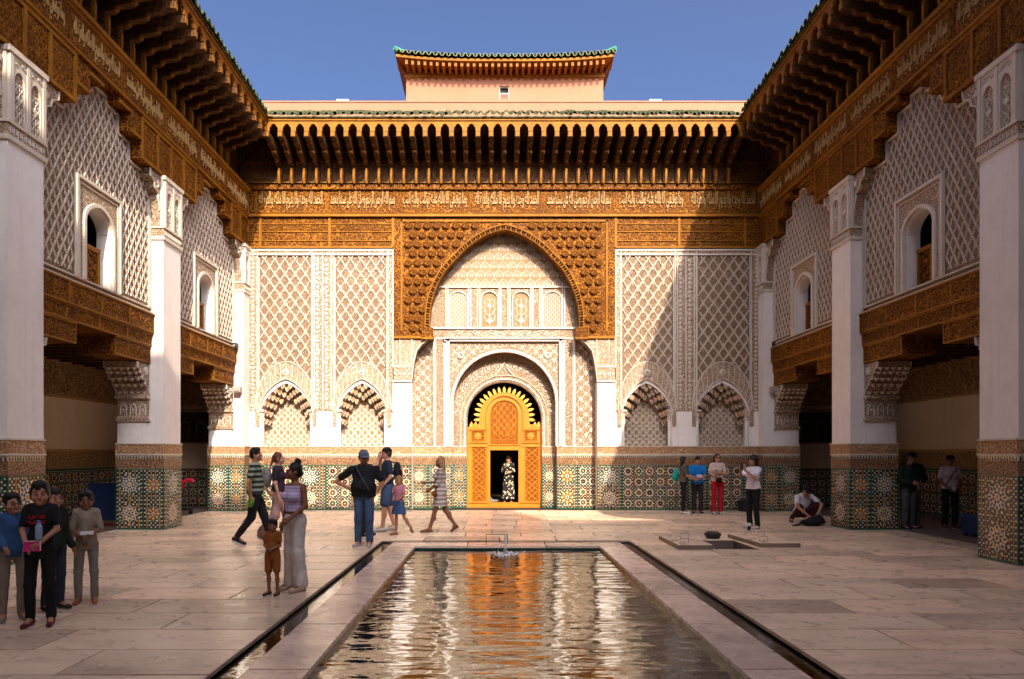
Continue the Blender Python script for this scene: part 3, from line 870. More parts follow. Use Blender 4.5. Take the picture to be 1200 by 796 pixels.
def lintel(s):
    T = TS(s); g0, g1 = PY[2]+PW, PY[3]
    th = thing('cedar_lintel', 'x', 'wooden lintel', (XC+s*(HW+0.5), (g0+g1)/2, 3.5), group='carved cedar lintels over the gallery openings')
    bb = (('upper_beam', 4.13, 4.50, -0.98, -0.20, g0+0.003, g1-0.003), ('middle_beam', 3.86, 4.10, -0.96, -0.25, g0+0.004, g1-0.004),
          ('corbel_beam', 3.5, 3.83, -0.94, -0.28, g0+0.005, g0+1.27), ('corbel_beam', 3.5, 3.83, -0.94, -0.28, g1-1.35, g1-0.005))
    for nm, a, c, w0, w1, u0, u1 in bb:
        m = MB(T); m.box(u0, u1, a, c, w0, w1)
        o = m.build(nm, M['wood'], th)
        t = MB(T); t.box(u0, u1, c, c+0.03, w0, w1+0.03); t.box(u0, u1, a, a+0.03, w1, w1+0.012)
        n = max(1, round((u1-u0)/0.95))
        for i in range(n+1):
            x = u0+(u1-u0)*i/n
            t.box(max(u0, x-0.02), min(u1, x+0.02), a+0.03, c, w1, w1+0.012)
        t.build('moulding', M['wood_hi'], o)
        v = MB(T)
        for i in range(n): vine(v, u0+(u1-u0)*i/n+0.04, u0+(u1-u0)*(i+1)/n-0.04, a+0.045, c-0.02, w1, 0.012)
        v.build('carved_vine', M['wood_plain'], o)
    return th
for s in (-1, 1):
    b0 = wing_bay(s, 2); l0 = lintel(s)
    dy = PY[3]-PY[2]
    for k in (0, 1, 2):
        pos = ('nearest bay outside the picture', 'near bay between the first two pillars', 'far bay next to the back facade')[k]
        o = b0 if k == 2 else copy_tree(b0); o.location.y = b0.location.y-(2-k)*dy if k != 2 else o.location.y
        o['label'] = 'lattice carved stucco wall with arched window, %s side, %s' % (SN[s], pos)
        q = l0 if k == 2 else copy_tree(l0); q.location.y = l0.location.y-(2-k)*dy if k != 2 else q.location.y
        q['label'] = 'stepped carved cedar lintel on the %s side, %s' % (SN[s], pos)
    T = TS(s)
    # frieze with lettering and stepped consoles
    th = thing('cedar_frieze', 'long carved cedar frieze with Arabic lettering and stepped drops, %s wing' % SN[s], 'wooden frieze', (XC+s*HW, 10, 8.3))
    u0, u1 = 3.0, 19.3
    m = MB(T); m.box(u0, u1, 8.30, 9.0, -0.3, -0.002); m.build('frieze_board', M['wood'], th)
    m = MB(T); m.box(u0, u1, 9.0, 9.07, -0.3, 0.07); m.box(u0, u1, 9.07, 9.11, -0.3, 0.04); m.box(u0, u1, 8.94, 9.0, -0.002, 0.025); m.box(u0, u1, 8.30, 8.345, -0.002, 0.03)
    m.build('top_moulding', M['wood_hi'], th)
    ltb = MB(T); crt = MB(T)
    n = 10; L = (u1-u0)/n
    for i in range(n):
        a = u0+L*i
        crt.rib([(a+0.06, 8.38), (a+L-0.06, 8.38), (a+L-0.03, 8.64), (a+L-0.06, 8.91), (a+0.06, 8.91), (a+0.03, 8.64)], 0.022, -0.002, 0.016, closed=True)
        vine(crt, a+0.1, a+L-0.1, 8.60, 8.9, -0.002, 0.009, 0.014)
        lettering(ltb, a+0.12, a+L-0.12, 8.42, 8.86, 0.002, 0.016, flip=(s > 0))
        crt.prism(star(a, 8.64, 0.06, 0.035, 8), -0.002, 0.016)
    crt.build('cartouche', M['wood_plain'], th)
    ltb.build('lettering', M['letter'], th)
    for k, p in enumerate(PY):
        c = p+PW/2
        P = [(c-2.05, 8.30), (c-2.05, 8.15), (c-1.65, 8.15), (c-1.65, 7.8), (c-1.25, 7.8), (c-1.25, 7.45), (c+1.25, 7.45), (c+1.25, 7.8), (c+1.65, 7.8), (c+1.65, 8.15), (c+2.05, 8.15), (c+2.05, 8.30)]
        P = [(min(x, 19.3), z) for x, z in P if x < 19.31 or True]
        if k == 3: P = [q for q in P if q[0] < 19.3]+[(19.3, 7.45), (19.3, 8.30)]
        m = MB(T); m.prism(P, -0.3, -0.03)
        o = m.build('stepped_console', M['wood'], th)
        t = MB(T)
        e = min(c+1.25, 19.3)
        t.box(c-1.25, e, 7.45, 7.51, -0.03, 0.0); t.box(c-1.25, e, 8.22, 8.30, -0.03, 0.0)
        for x in (c-1.25, c-0.62, c-0.04, c+0.55, c+1.18):
            if x < 19.2: t.box(x, x+0.07, 7.51, 8.22, -0.03, -0.004)
        for sg in (-1, 1):
            for (x, za, zb) in ((1.25, 7.8, 8.22), (1.65, 8.15, 8.22)):
                xx = c+sg*x
                if xx+0.4 < 19.3: t.box(*sorted((xx, xx+sg*0.395)), za, za+0.05, -0.03, -0.004)
        t.build('console_moulding', M['wood_hi'] if s < 0 else M['wood_plain'], o)
        v = MB(T)
        for a in (c-1.17, c-0.54, c+0.04, c+0.63):
            if a+0.5 < 19.3: lattice(v, a, a+0.49, 7.54, 8.19, 0.16, 0.22, -0.03, 0.012, rw=0.014, leaf=True)
        v.build('console_carving', M['wood_plain'], o)
    T2 = T
    nc = 35
    eave(T, 'wooden_eave', 'deep bracketed wooden eave with green glazed tile edge, %s wing' % SN[s], 'bracketed eaves round the courtyard',
         3.0, 18.1+0.02, nc, s, -0.28, 0.92, (XC+s*HW, 10, 9.1))
    # solid roof deck and outer shell of the wing
    sh = thing('wing_shell', 'plain masonry body behind the %s gallery' % SN[s], 'building', (XC+s*(HW+4), 10, 0))
    m = MB(T)
    m.box(-6, 24, 11.0, 11.3, -6.5, -0.4); m.box(-6, 24, 0, 11.0, -6.5, -6.3)
    m.box(-5.5, 20.2, 8.4, 11.0, -1.6, -0.42)
    m.box(-5.5, 3.0, 0, 8.39, -1.5, -0.3); 
    m.build('shell', M['pink'], sh)
    m = MB(T); m.box(-1, 24, 4.26, 8.4, -1.9, -1.7); m.build('dark_window_backing', M['dark'], sh)  # near-black sheet, shade of the upper rooms put into its colour
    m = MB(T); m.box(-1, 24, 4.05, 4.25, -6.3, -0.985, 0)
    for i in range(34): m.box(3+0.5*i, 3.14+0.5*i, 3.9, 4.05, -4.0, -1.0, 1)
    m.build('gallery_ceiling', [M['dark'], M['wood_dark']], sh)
    # gallery back wall and floor
    gw = thing('gallery_wall', 'cream rear wall of the %s gallery with tiled dado and carved frieze' % SN[s], 'wall', (XC+s*(HW+3.9), 12, 0))
    TG = lambda u, v, w, s=s: (XC+s*(HW+3.9-w), u, v)
    m = MB(TG); m.box(2.0, 22, 0, 4.05, -0.3, 0); m.build('plaster_wall', M['cream'], gw)
    m = MB(TG); m.box(2.0, 22, 3.05, 4.0, 0, 0.03, 0); m.box(2.0, 22, 3.0, 3.05, 0, 0.05, 1); m.box(2, 22, 3.95, 4.04, 0.03, 0.06, 1)
    for i in range(12): lattice(m, 6+1.1*i+0.05, 6+1.1*(i+1)-0.05, 3.1, 3.9, 0.22, 0.4, 0.03, 0.015, rw=0.02, m=0)
    m.build('carved_frieze', [M['ochre_wall'], m_plain('ochre_moulding', (0.4, 0.22, 0.08))], gw)
    m = MB(TG); m.box(2, 22, 1.22, 1.66, 0, 0.02, 0); m.box(2, 22, 1.66, 1.72, 0, 0.05, 1); m.box(2, 22, 1.17, 1.22, 0, 0.03, 2)
    m.build('ochre_band', [M['ochre_wall'], m_plain('ochre_strip', (0.42, 0.26, 0.1)), ZM[GRN]], gw)
    z = MB(TG)
    for i in range(5): zellige(z, 8+2.6*i, 8+2.6*(i+1), 0.012, 1.16, 0.01, 'small', i, 0.055)
    z.build('zellige_mosaic', ZM, gw, kind='stuff')
    m = MB(lambda u, v, w, s=s: (XC+s*(HW+0.98+u), 20.6-w, v)); m.box(-1, 3.2, 0, 4.05, -0.2, 0, 0); m.box(-1, 3.2, 3.05, 4.0, 0, 0.03, 1); zellige(m, -0.6, 2.9, 0.012, 1.16, 0.01, 'small', 3)
    m.m = [x if i < 12 else x for i, x in enumerate(m.m)]
    mats = [M['cream'], M['ochre_wall']]
    # keep mosaic separate from masonry
    a = MB(m.T); a.box(-1, 3.2, 0, 4.05, -0.2, 0, 0); a.box(-1, 3.2, 3.05, 4.0, 0, 0.03, 1); a.build('end_wall', mats, gw)
    a = MB(m.T); zellige(a, -0.6, 2.9, 0.012, 1.16, 0.01, 'small', 3); a.build('end_mosaic', ZM, gw, kind='stuff')
    # gallery floor slabs laid across, kerb stone
    gf = thing('gallery_floor', None, None, (0, 0, 0), kind='structure')
    x0, x1 = sorted((XC+s*(HW+1.02), XC+s*(HW+3.9)))
    for i in range(36):
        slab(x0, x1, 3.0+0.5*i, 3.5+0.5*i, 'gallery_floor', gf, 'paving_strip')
    x0, x1 = sorted((XC+s*(HW+0.36), XC+s*(HW+1.02)))
    for i in range(12):
        slab(x0, x1, 3.0+1.5*i, 4.5+1.5*i, 'marble', gf, 'threshold_slab', 0.006)

# ------------------------------------------------------------------ unseen building behind the lens, height and setback shaped for shade and sky fill
nw = thing('entrance_building', 'unseen building on the near side of the courtyard, behind the viewer, shaped for its shade', 'building', (XC, -6, 0))
m = MB(lambda u, v, w: (u, w, v))
dr = [(-1.0, 0), (-1.0, 2.9)]+arch(0.27, 1.27, 2.9, 1.2, 12, 0.5)+[(1.54, 0)]
m.prism([(XL-6, 0)]+dr+[(XR+6, 0), (XR+6, 14.95), (XL-6, 14.95)], -6.6, -6.0, 0)
m.box(XL-6, XR+6, 14.95, 15.3, -11, -5.0, 1)
m.box(-8.0, 6.7, 15.3, 18.56, -11, -6.4, 0)
m.box(XL-6, XR+6, 0, 14.95, -11.2, -11.0, 0)
m.build('facade', [M['white'], M['wood']], nw)
# ------------------------------------------------------------------ back facade
TB = lambda u, v, w: (u, YB-w, v)
def bx(px, w=0.0): return (px-579)*(YB-w)/800
def bz(py, w=0.0): return 1.6+(532-py)*(YB-w)/800
fac = thing('back_facade', 'sunlit far wall of the courtyard with lattice panels, blind niches and tall central arch', 'facade', (0.29, YB, 0))
def mir(px, sd): return px if sd < 0 else 1182-px
def span(a, c, sd, w=0.0):
    x, y = bx(mir(a, sd), w), bx(mir(c, sd), w)
    return (min(x, y), max(x, y))
wh = MB(TB)
NICHE = [(304.5, 366.5), (395.0, 453.5)]
for sd in (-1, 1):
    U0, U1 = span(270, 482, sd)
    if sd < 0: U0 = XL-0.3
    else: U1 = XR+0.3
    # wall with two arched niche openings
    pts = [(U0, 1.79)]
    nn = sorted([span(a, c, sd) for a, c in NICHE])
    for a, c in nn:
        cx, hw_ = (a+c)/2, (c-a)/2
        pts += [(a, 1.79)]+arch(cx, hw_, bz(490), bz(449)-bz(490), 14, 0.8)+[(c, 1.79)]
    pts += [(U1, 1.79), (U1, 7.5), (U0, 7.5)]
    wh.prism(pts, -0.62, 0.0)
    wh.box(U0, U1, 0, 1.79, -0.62, 0.0)
wh.box(XL-0.3, XR+0.3, 9.2, 11.2, -0.62, -0.04)
wh.box(XL-0.3, bx(461), 7.5, 9.2, -0.62, -0.01); wh.box(bx(721), XR+0.3, 7.5, 9.2, -0.62, -0.01)
wh.build('wall', M['white'], fac)
for sd in (-1, 1):
    nk = sorted([span(a, c, sd) for a, c in NICHE])
    nb_ = MB(TB); nl = MB(TB)
    for a, c in nk:
        nb_.box(a-0.05, c+0.05, 1.6, 4.0, -0.56, -0.46)
        lattice(nl, a, c, 1.84, 3.7, 0.19, 0.19, -0.46, 0.02, rw=0.028, leaf=True, wav=0.3)
        lattice(nl, a, c, 1.84, 3.7, 0.19, 0.38, -0.46, 0.016, rw=0.018, leaf=False, wav=-0.3)
    o = nb_.build('niche_back', M['stucco_tan'], fac)
    nl.build('interlace', M['rib'], o)
    # stalactite (muqarnas) hoods
    for a, c in nk:
        cx, hw_ = (a+c)/2, (c-a)/2
        mq = MB(TB)
        for tier in range(4):
            n = 11-tier*1
            k = 1.0-0.085*tier
            path = arch(cx, hw_*k, bz(490)-0.03*tier, (bz(449)-bz(490))*k-0.02, n, 0.8)
            for j, (x, z) in enumerate(path):
                w1 = -0.02-0.07*tier; r = 0.055
                # small pendant niche: a hollow half cup with a point
                mq.add([(x-r, z+0.03, w1), (x+r, z+0.03, w1), (x+r, z-0.05, w1), (x, z-0.13, w1-0.02), (x-r, z-0.05, w1),
                        (x-r, z+0.03, w1-0.11), (x+r, z+0.03, w1-0.11), (x+r, z-0.03, w1-0.11), (x, z-0.06, w1-0.11), (x-r, z-0.03, w1-0.11)],
                       [(0, 1, 2, 3, 4), (5, 9, 8, 7, 6), (0, 5, 6, 1), (1, 6, 7, 2), (2, 7, 8, 3), (3, 8, 9, 4), (4, 9, 5, 0)], (tier+j) % 2)
                mq.rib([(x-r, z+0.02), (x-r*0.7, z-0.05), (x, z-0.11), (x+r*0.7, z-0.05), (x+r, z+0.02)], 0.018, w1, w1+0.012, 2)
        mq.build('muqarnas_hood', [m_plain('muqarnas_brown', (0.5, 0.27, 0.13), 0.7, 0.3), M['stucco_tan'], M['rib']], fac)
        # decorated archivolt round the hood
        av = MB(TB)
        o1 = arch(cx, hw_+0.015, bz(487), bz(444)-bz(487), 16, 0.7); o2 = arch(cx, hw_+0.12, bz(480), bz(424)-bz(480), 16, 0.1)
        av.prism([(o1[0][0], bz(500))]+o1+[(o1[-1][0], bz(500))]+[(o2[-1][0], bz(500))]+o2[::-1]+[(o2[0][0], bz(500))], 0.0, 0.05, 0)
        av.rib(o2, 0.035, 0.04, 0.075, 1); av.rib(o1, 0.03, 0.04, 0.07, 1)
        for j in range(1, 16, 1):
            (x1, z1), (x2, z2) = o1[j], o2[j]
            av.rib([(x1, z1), ((x1+x2)/2+0.02, (z1+z2)/2), (x2, z2)], 0.018, 0.05, 0.066, 1)
        av.lathe([(0.0, 0.03), (0.07, 0.03), (0.1, 0.0)], (cx, bz(437), 0.05), 10, 1)
        av.lathe([(0.0, 0.04), (0.04, 0.04)], (cx, bz(437), 0.05), 8, 0)
        av.build('niche_arch', [M['stucco_fine'], M['rib']], fac)
        # engaged colonnettes and small imposts
        for x in (a+0.05, c-0.05):
            co = MB(TB)
            co.lathe([(0.045, 1.83), (0.045, 2.55)], (x, 0, -0.06), 8, 0, 'v')
            co.lathe([(0.05, 2.55), (0.06, 2.6), (0.045, 2.64), (0.08, 2.76), (0.09, 2.80), (0.0, 2.80)], (x, 0, -0.06), 8, 1, 'v')
            co.box(x-0.09, x+0.09, 2.80, 2.85, -0.2, 0.06, 1)
            co.build('colonnette', [M['white'], M['rib']], fac)
    # lattice panels
    zt = bz(299)
    for (pa, pc) in ((304, 364.6), (393, 453)):
        a, c = span(pa, pc, sd); cx = (a+c)/2
        gmb = MB(TB)
        o2 = arch(cx, (c-a)/2+0.0, bz(484), bz(430)-bz(484), 12, 0.1)
        gmb.prism([(a, bz(482))]+o2[1:-1]+[(c, bz(482)), (c, zt), (a, zt)], 0.0, 0.012)
        o = gmb.build('panel_ground', M['stucco_ground'], fac)
        lm = MB(TB)
        zc, hw2 = bz(482), (c-a)/2+0.03
        ins = lambda u, v, cx=cx, zc=zc, hw2=hw2: v > zc+0.02 and ((u-cx)/hw2)**2+((v-zc)/(bz(426)-zc+0.03))**2 > 1
        lattice(lm, a+0.01, c-0.01, bz(482), zt-0.01, 0.292, 0.41, 0.012, 0.034, ins, rw=0.03, wav=0.08, ml=1)
        lattice(lm, a+0.01, c-0.01, bz(482), zt-0.01, 0.292, 0.41, 0.012, 0.016, ins, rw=0.018, wav=-0.5, leaf=False, m=1)
        lm.build('sebka_lattice', [M['rib'], M['leaf']], o)
    fb = MB(TB)
    z_b = bz(482.5)
    ZT = 7.395
    def strip(pa, pc, carved=True, zb=z_b, zt_=ZT):
        a, c = span(pa, pc, sd)
        fb.box(a, c, zb, zt_, 0.0, 0.035, 0 if carved else 1)
        for x in (a, c-0.03): fb.box(x, x+0.03, zb, zt_, 0.035, 0.06, 1)
        return a, c
    strip(290.5, 303); strip(365.5, 392); strip(454, 461.5)
    a, c = span(292, 461.5, sd); fb.box(a, c, zt+0.004, ZT, 0.035, 0.05, 0); fb.box(a, c, ZT-0.04, ZT+0.002, 0.05, 0.075, 1); fb.box(a, c, zt-0.02, zt+0.02, 0.035, 0.07, 1)
    a, c = span(367, 390.5, sd)                           # column of small kufic-like blocks in the middle strip
    for i in range(34):
        zz = z_b+0.06+i*(ZT-z_b-0.3)/34
        for q in range(2):
            xx = a+0.13+q*0.26
            fb.prism(star(xx, zz+0.06, 0.055, 0.03, 4, math.pi/4*(i % 2)), 0.035, 0.055, 1)
    for xx in (a+0.045, c-0.045, (a+c)/2): fb.box(xx-0.012, xx+0.012, z_b+0.05, zt, 0.035, 0.065, 1)
    a, c = span(294, 300, sd)
    for i in range(40):
        zz = z_b+0.06+i*0.118
        fb.prism(ngon((a+c)/2, zz, 0.04, 6), 0.035, 0.055, 1)
    fb.build('panel_frame', [M['stucco'], M['rib']], fac)
    # stucco capital block and small console under the springing of the big timber arch
    cp = MB(TB)
    a, c = span(460.5, 467.5, sd); cp.box(a, c, bz(446), bz(393), 0.0, 0.05, 0)
    a, c = span(468, 484, sd); cp.box(a, c, bz(429), bz(394), 0.0, 0.06, 0)
    cp.rib([(a+0.02, bz(428)), (a+0.02, bz(396)), (c-0.02, bz(396)), (c-0.02, bz(428))], 0.04, 0.06, 0.09, 1, closed=True)
    a, c = span(460.5, 483, sd); cp.box(a, c, bz(446.5), bz(431), 0.0, 0.06, 0); cp.box(a, c, bz(448), bz(446), 0.0, 0.08, 1); cp.box(a, c, bz(431), bz(429), 0.0, 0.08, 1)
    for i in range(4): cp.prism(star(a+0.08+i*0.13, bz(438.5), 0.05, 0.03, 4), 0.06, 0.085, 1)
    X = lambda p: bx(mir(p, sd))
    P = [(482, 448), (485, 425), (488, 412), (494, 404), (498, 401), (501, 397), (508, 396), (508, 393), (482, 393)]
    cp.prism([(X(p), bz(q)) for p, q in P], -0.38, 0.045, 0)
    cp.rib([(X(p), bz(q)) for p, q in P[:6]], 0.04, 0.045, 0.07, 1)
    cp.build('impost', [M['stucco_fine'], M['rib']], fac)
    # white pilaster shafts with thin lines and little lamp boxes
    for (pa, pc, zt_) in ((461.5, 482, bz(448)), (367, 394, z_b), (289.5, 303, z_b)):
        ps = MB(TB); a, c = span(pa, pc, sd); ps.box(a, c, 1.825, zt_, 0.0, 0.03); ps.build('pilaster_shaft', M['white'], fac)
# recess behind the big arch: stucco field
XM = 0.29
W1 = -0.4
def rx(px): return bx(px, W1)
def rz(py): return bz(py, W1)
bigarch = [(504, 397), (503.4, 385), (503.6, 372), (505.2, 358), (508.6, 345), (513.5, 333), (519.5, 322), (527, 312), (535.5, 303.5), (545, 293.5), (555.6, 285.2), (564.5, 279.5), (573.5, 275), (582, 272.2), (591, 270)]
bigarch = bigarch+[(1182-p, q) for p, q in bigarch[::-1][1:]]
cen = MB(TB)
rc, rr1 = (591, 473), 61.5
arc1 = [(rc[0]-rr1, 523)]+[(rc[0]-rr1*math.cos(t), rc[1]-rr1*math.sin(t)) for t in [math.pi*i/24 for i in range(25)]]+[(rc[0]+rr1, 523)]
P = [(rx(478), 1.62), (rx(529.5), 1.62)]+[(rx(p), rz(q)) for p, q in arc1[1:-1]]+[(rx(652.5), 1.62), (rx(704), 1.62), (rx(704), 8.6), (rx(478), 8.6)]
cen.prism(P, W1-0.36, W1)
cen.box(rx(478), rx(529.5), 0, 1.62, W1-0.36, W1); cen.box(rx(652.5), rx(704), 0, 1.62, W1-0.36, W1)
cen.build('central_wall', M['stucco_mid'], fac)
tyg = MB(TB); tyg.prism([(rx(505), rz(337.5))]+[(rx(p*.97+591*.03), rz(q+2)) for p, q in bigarch if q < 336]+[(rx(677), rz(337.5))], W1-0.01, W1+0.004); tyg.build('tympanum_ground', M['stucco_tan'], fac)
c2 = MB(TB)
f1 = W1
# tympanum: scale pattern over a row of four blind windows
vine(c2, rx(526), rx(656), rz(396), rz(386), f1, 0.02, 0.02, 1)
for i in range(17):
    for j in range(6):
        x = rx(505)+(i+(0.5 if j % 2 else 0))*0.262; z = rz(335)+j*0.25
        px_ = 579+x*800/(YB-W1); py_ = 532-(z+0.12-1.6)*800/(YB-W1)
        lim = None
        for (pa, qa), (pb_, qb) in zip(bigarch, bigarch[1:]):
            if min(pa, pb_) <= px_ <= max(pa, pb_) and pa != pb_: lim = qa+(qb-qa)*(px_-pa)/(pb_-pa)
        if lim is None or py_ < lim+3: continue
        c2.rib([(x-0.125, z), (x-0.11, z+0.1), (x, z+0.2), (x+0.11, z+0.1), (x+0.125, z)], 0.03, f1, f1+0.03, 1)
        c2.rib([(x-0.05, z), (x-0.06, z+0.07), (x, z+0.13), (x+0.06, z+0.07), (x+0.05, z)], 0.022, f1, f1+0.025, 1)
        c2.prism(star(x, z+0.045, 0.035, 0.018, 4), f1, f1+0.025, 1)
c2.box(rx(505), rx(677), rz(337.5), rz(335.5), f1, f1+0.05, 1); c2.box(rx(505), rx(677), rz(385.8), rz(383.8), f1, f1+0.05, 1)
c2.box(rx(505), rx(677), rz(397.8), rz(396.2), f1, f1+0.03, 1)
for p in (522.5, 525, 549, 551.5, 559.5, 562, 585, 587, 595, 597.5, 622, 624.5, 632.5, 635, 659, 661.5):
    c2.box(rx(p)-0.015, rx(p)+0.015, rz(384), rz(337), f1, f1+0.04, 1)
WIN = [(526.7, 547.8, 0), (563.7, 583.6, 1), (600.4, 621, 1), (636.5, 658, 0)]
for pa, pc, kind in WIN:
    a, c = rx(pa), rx(pc)
    ac = arch((a+c)/2, (c-a)/2, rz(351), rz(342)-rz(351), 10)
    c2.rib([(a, rz(383.5))]+ac+[(c, rz(383.5))], 0.035, f1, f1+0.055, 1, top=0.7)
# bands flanking and the square frame round the door arch
for (pa, pc) in ((508, 511), (520, 522.5), (659.5, 662), (671, 674)): c2.box(rx(pa), rx(pc), 1.83, rz(397), f1, f1+0.035, 1)
c2.box(rx(523.5), rx(527), 1.83, rz(398), f1, f1+0.1, 2); c2.box(rx(655), rx(658.5), 1.83, rz(398), f1, f1+0.1, 2)
c2.box(rx(521), rx(661), rz(400.5), rz(397.5), f1, f1+0.1, 2); c2.box(rx(520), rx(662), rz(397.6), rz(396.3), f1, f1+0.16, 2)
arcp = [(rx(p), rz(q)) for p, q in arc1]
c2.rib(arcp, 0.10, f1, f1+0.05, 1, top=0.6)
for i in range(90):                                      # rope carving on the arch
    t = i/89*(len(arcp)-1); j = min(int(t), len(arcp)-2); q = t-j
    x = arcp[j][0]+(arcp[j+1][0]-arcp[j][0])*q; z = arcp[j][1]+(arcp[j+1][1]-arcp[j][1])*q
    c2.lathe([(0.0, 0.03), (0.022, 0.0)], (x, z, f1+0.045), 5, 1)
for p in (540, 642):
    c2.lathe([(0.04, 0.02), (0.08, 0.06), (0.11, 0.0)], (rx(p), rz(417), f1), 12, 1)
lattice(c2, rx(484), rx(507), 1.85, rz(400), 0.27, 0.3, f1, 0.02, rw=0.02, m=1)
lattice(c2, rx(674.5), rx(699), 1.85, rz(400), 0.27, 0.3, f1, 0.02, rw=0.02, m=1)
ia = lambda u, v: math.hypot(u-rx(591), v-rz(473)) > (rr1+4)*0.0248 and (v > rz(473) or abs(u-rx(591)) > (rr1+4)*0.0248)
for (pa, pc) in ((527.5, 541), (541, 641), (641, 654.5)):
    lattice(c2, rx(527.5), rx(654.5), rz(470), rz(402), 0.26, 0.26, f1, 0.018, ia, rw=0.018, m=1) if pa == 541 else None
c2.build('central_relief', [M['stucco_fine'], M['rib'], M['white']], fac)
wl2 = MB(TB)
for pa, pc, kind in WIN:
    a, c = rx(pa)+0.02, rx(pc)-0.02
    ac = arch((a+c)/2, (c-a)/2, rz(351), rz(342)-rz(351)-0.02, 10)
    P = [(a, rz(383.5))]+ac+[(c, rz(383.5))]
    m = MB(TB); m.prism(P, f1-0.02, f1+0.004)
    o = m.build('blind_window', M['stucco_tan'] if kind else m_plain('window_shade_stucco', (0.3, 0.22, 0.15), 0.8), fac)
    s_ = MB(TB)
    cx = (a+c)/2
    if not kind:
        lattice(s_, a+0.01, c-0.01, rz(383), rz(344), 0.11, 0.13, f1+0.004, 0.025, lambda u, v: v < rz(350)+math.sqrt(max(0, ((c-a)/2)**2-(u-cx)**2)), rw=0.022, leaf=False)
    else:
        s_.rib([(cx, rz(383)), (cx, rz(350))], 0.03, f1+0.004, f1+0.03)
        for q in (-1, 1):
            for k in range(3): s_.rib([(cx, rz(380-9*k)), (cx+q*0.12, rz(376-9*k)), (cx+q*0.15, rz(370-9*k)), (cx+q*0.07, rz(368-9*k))], 0.022, f1+0.004, f1+0.025)
        s_.prism(star(cx, rz(376), 0.09, 0.05, 6), f1+0.03, f1+0.045); s_.prism(ngon(cx, rz(358), 0.05, 8), f1+0.03, f1+0.045)
    s_.build('window_tracery', M['rib'], o)
# inner arch band with the doorway
W2 = -0.76
def qx(px): return bx(px, W2)
def qz(py): return bz(py, W2)
def darch(r): return [(591-r*math.cos(math.pi*i/22), 491-r*math.sin(math.pi*i/22)) for i in range(23)]
i_ = MB(TB)
P = [(qx(524), 0), (qx(547), 0)]+[(qx(p), qz(q)) for p, q in darch(44)]+[(qx(635), 0), (qx(658), 0), (qx(658), qz(405)), (qx(524), qz(405))]
i_.prism(P, W2-0.35, W2)
i_.build('door_surround', M['stucco_mid'], fac)
r2 = MB(TB)
for rr_, wd in ((46.5, 0.05), (51, 0.025)):
    r2.rib([(qx(591-rr_), 1.83)]+[(qx(p), qz(q)) for p, q in darch(rr_)]+[(qx(591+rr_), 1.83)], wd, W2, W2+0.035)
pts = darch(56)
for j in range(22):
    a0 = math.pi*(j+0.5)/22
    x, z = 591-55*math.cos(a0), 486-57*math.sin(a0)
    X_, Z_ = qx(x), qz(z)
    L_ = lambda p, q: (X_-p*math.cos(a0)+q*math.sin(a0), Z_+p*math.sin(a0)+q*math.cos(a0))
    r2.rib([L_(.11*math.cos(t*.7)*(1-t*.06), (1 if j % 2 else -1)*.11*math.sin(t*.7)*(1-t*.06)) for t in range(11)], 0.018, W2, W2+0.02)
    r2.rib([L_(-.12, -.1), L_(0, .02), L_(.12, .1)], 0.015, W2, W2+0.018)
    r2.prism(star(X_, Z_, 0.04, 0.02, 4, a0), W2+0.03, W2+0.045)
r2.rib([(qx(591-11), qz(441)), (qx(591-5), qz(434)), (qx(591), qz(425)), (qx(591+5), qz(434)), (qx(591+11), qz(441))], 0.05, W2, W2+0.06)
r2.build('door_surround_relief', M['rib'], fac)
lin = MB(TB)
li = [(qx(547), 0.0)]+[(qx(p), qz(q)) for p, q in darch(43.7)]+[(qx(634.7), 0.0)]
n = len(li); lin.add([(p[0], p[1], W2+0.002) for p in li]+[(p[0], p[1], W2-0.36) for p in li], [(k, k+1, k+1+n, k+n) for k in range(n-1)])
lin.build('doorway_lining', M['white'], fac)
# dado along the facade
for sd in (-1, 1):
    D = Dado(TB)
    a, c = span(284, 482.6, sd)
    if sd < 0:
        D.strip(XL-0.31, XL+0.42, 0.05, None, 0); D.strip(XL+0.42, c, 0.05, [(0.2, 'small'), (0.42, 'big'), (0.68, 'small'), (0.8, 'big'), (1.0, 'small')], 0)
    else:
        D.strip(a, XR-0.42, 0.05, [(0.17, 'big'), (0.62, 'small'), (0.75, 'big'), (1.0, 'small')], 1); D.strip(XR-0.42, XR+0.31, 0.05, None, 0)
    D.build(fac)
D = Dado(TB)
D.strip(rx(481), rx(530), W1+0.03, [(0.42, 'big'), (0.8, 'small'), (1.0, 'small')], 3); D.strip(rx(652.4), rx(701), W1+0.03, [(0.5, 'big'), (1.0, 'small')], 2)
D.strip(qx(529), qx(547), W2+0.03, None, 2); D.strip(qx(635), qx(652.5), W2+0.03, None, 3)
D.build(fac)
# corner dado return beside the galleries
# ------------------------------------------------------------------ carved cedar over the facade
wd = thing('cedar_facade_front', 'orange carved cedar band and pointed arch surround above the white stucco', 'wood facing', (XM, YB, 5))
m = MB(TB)
apts = [(bx(p), bz(q)) for p, q in bigarch]
m.prism([(bx(461.5), bz(397))]+apts+[(bx(720.5), bz(397)), (bx(720.5), bz(256)), (bx(461.5), bz(256))], -0.3, 0.06)
o = m.build('arch_spandrel', M['wood'], wd)
rp = MB(TB)
outer = [((p-591)*1.055+591, 397-(397-q)*1.04) for p, q in bigarch]
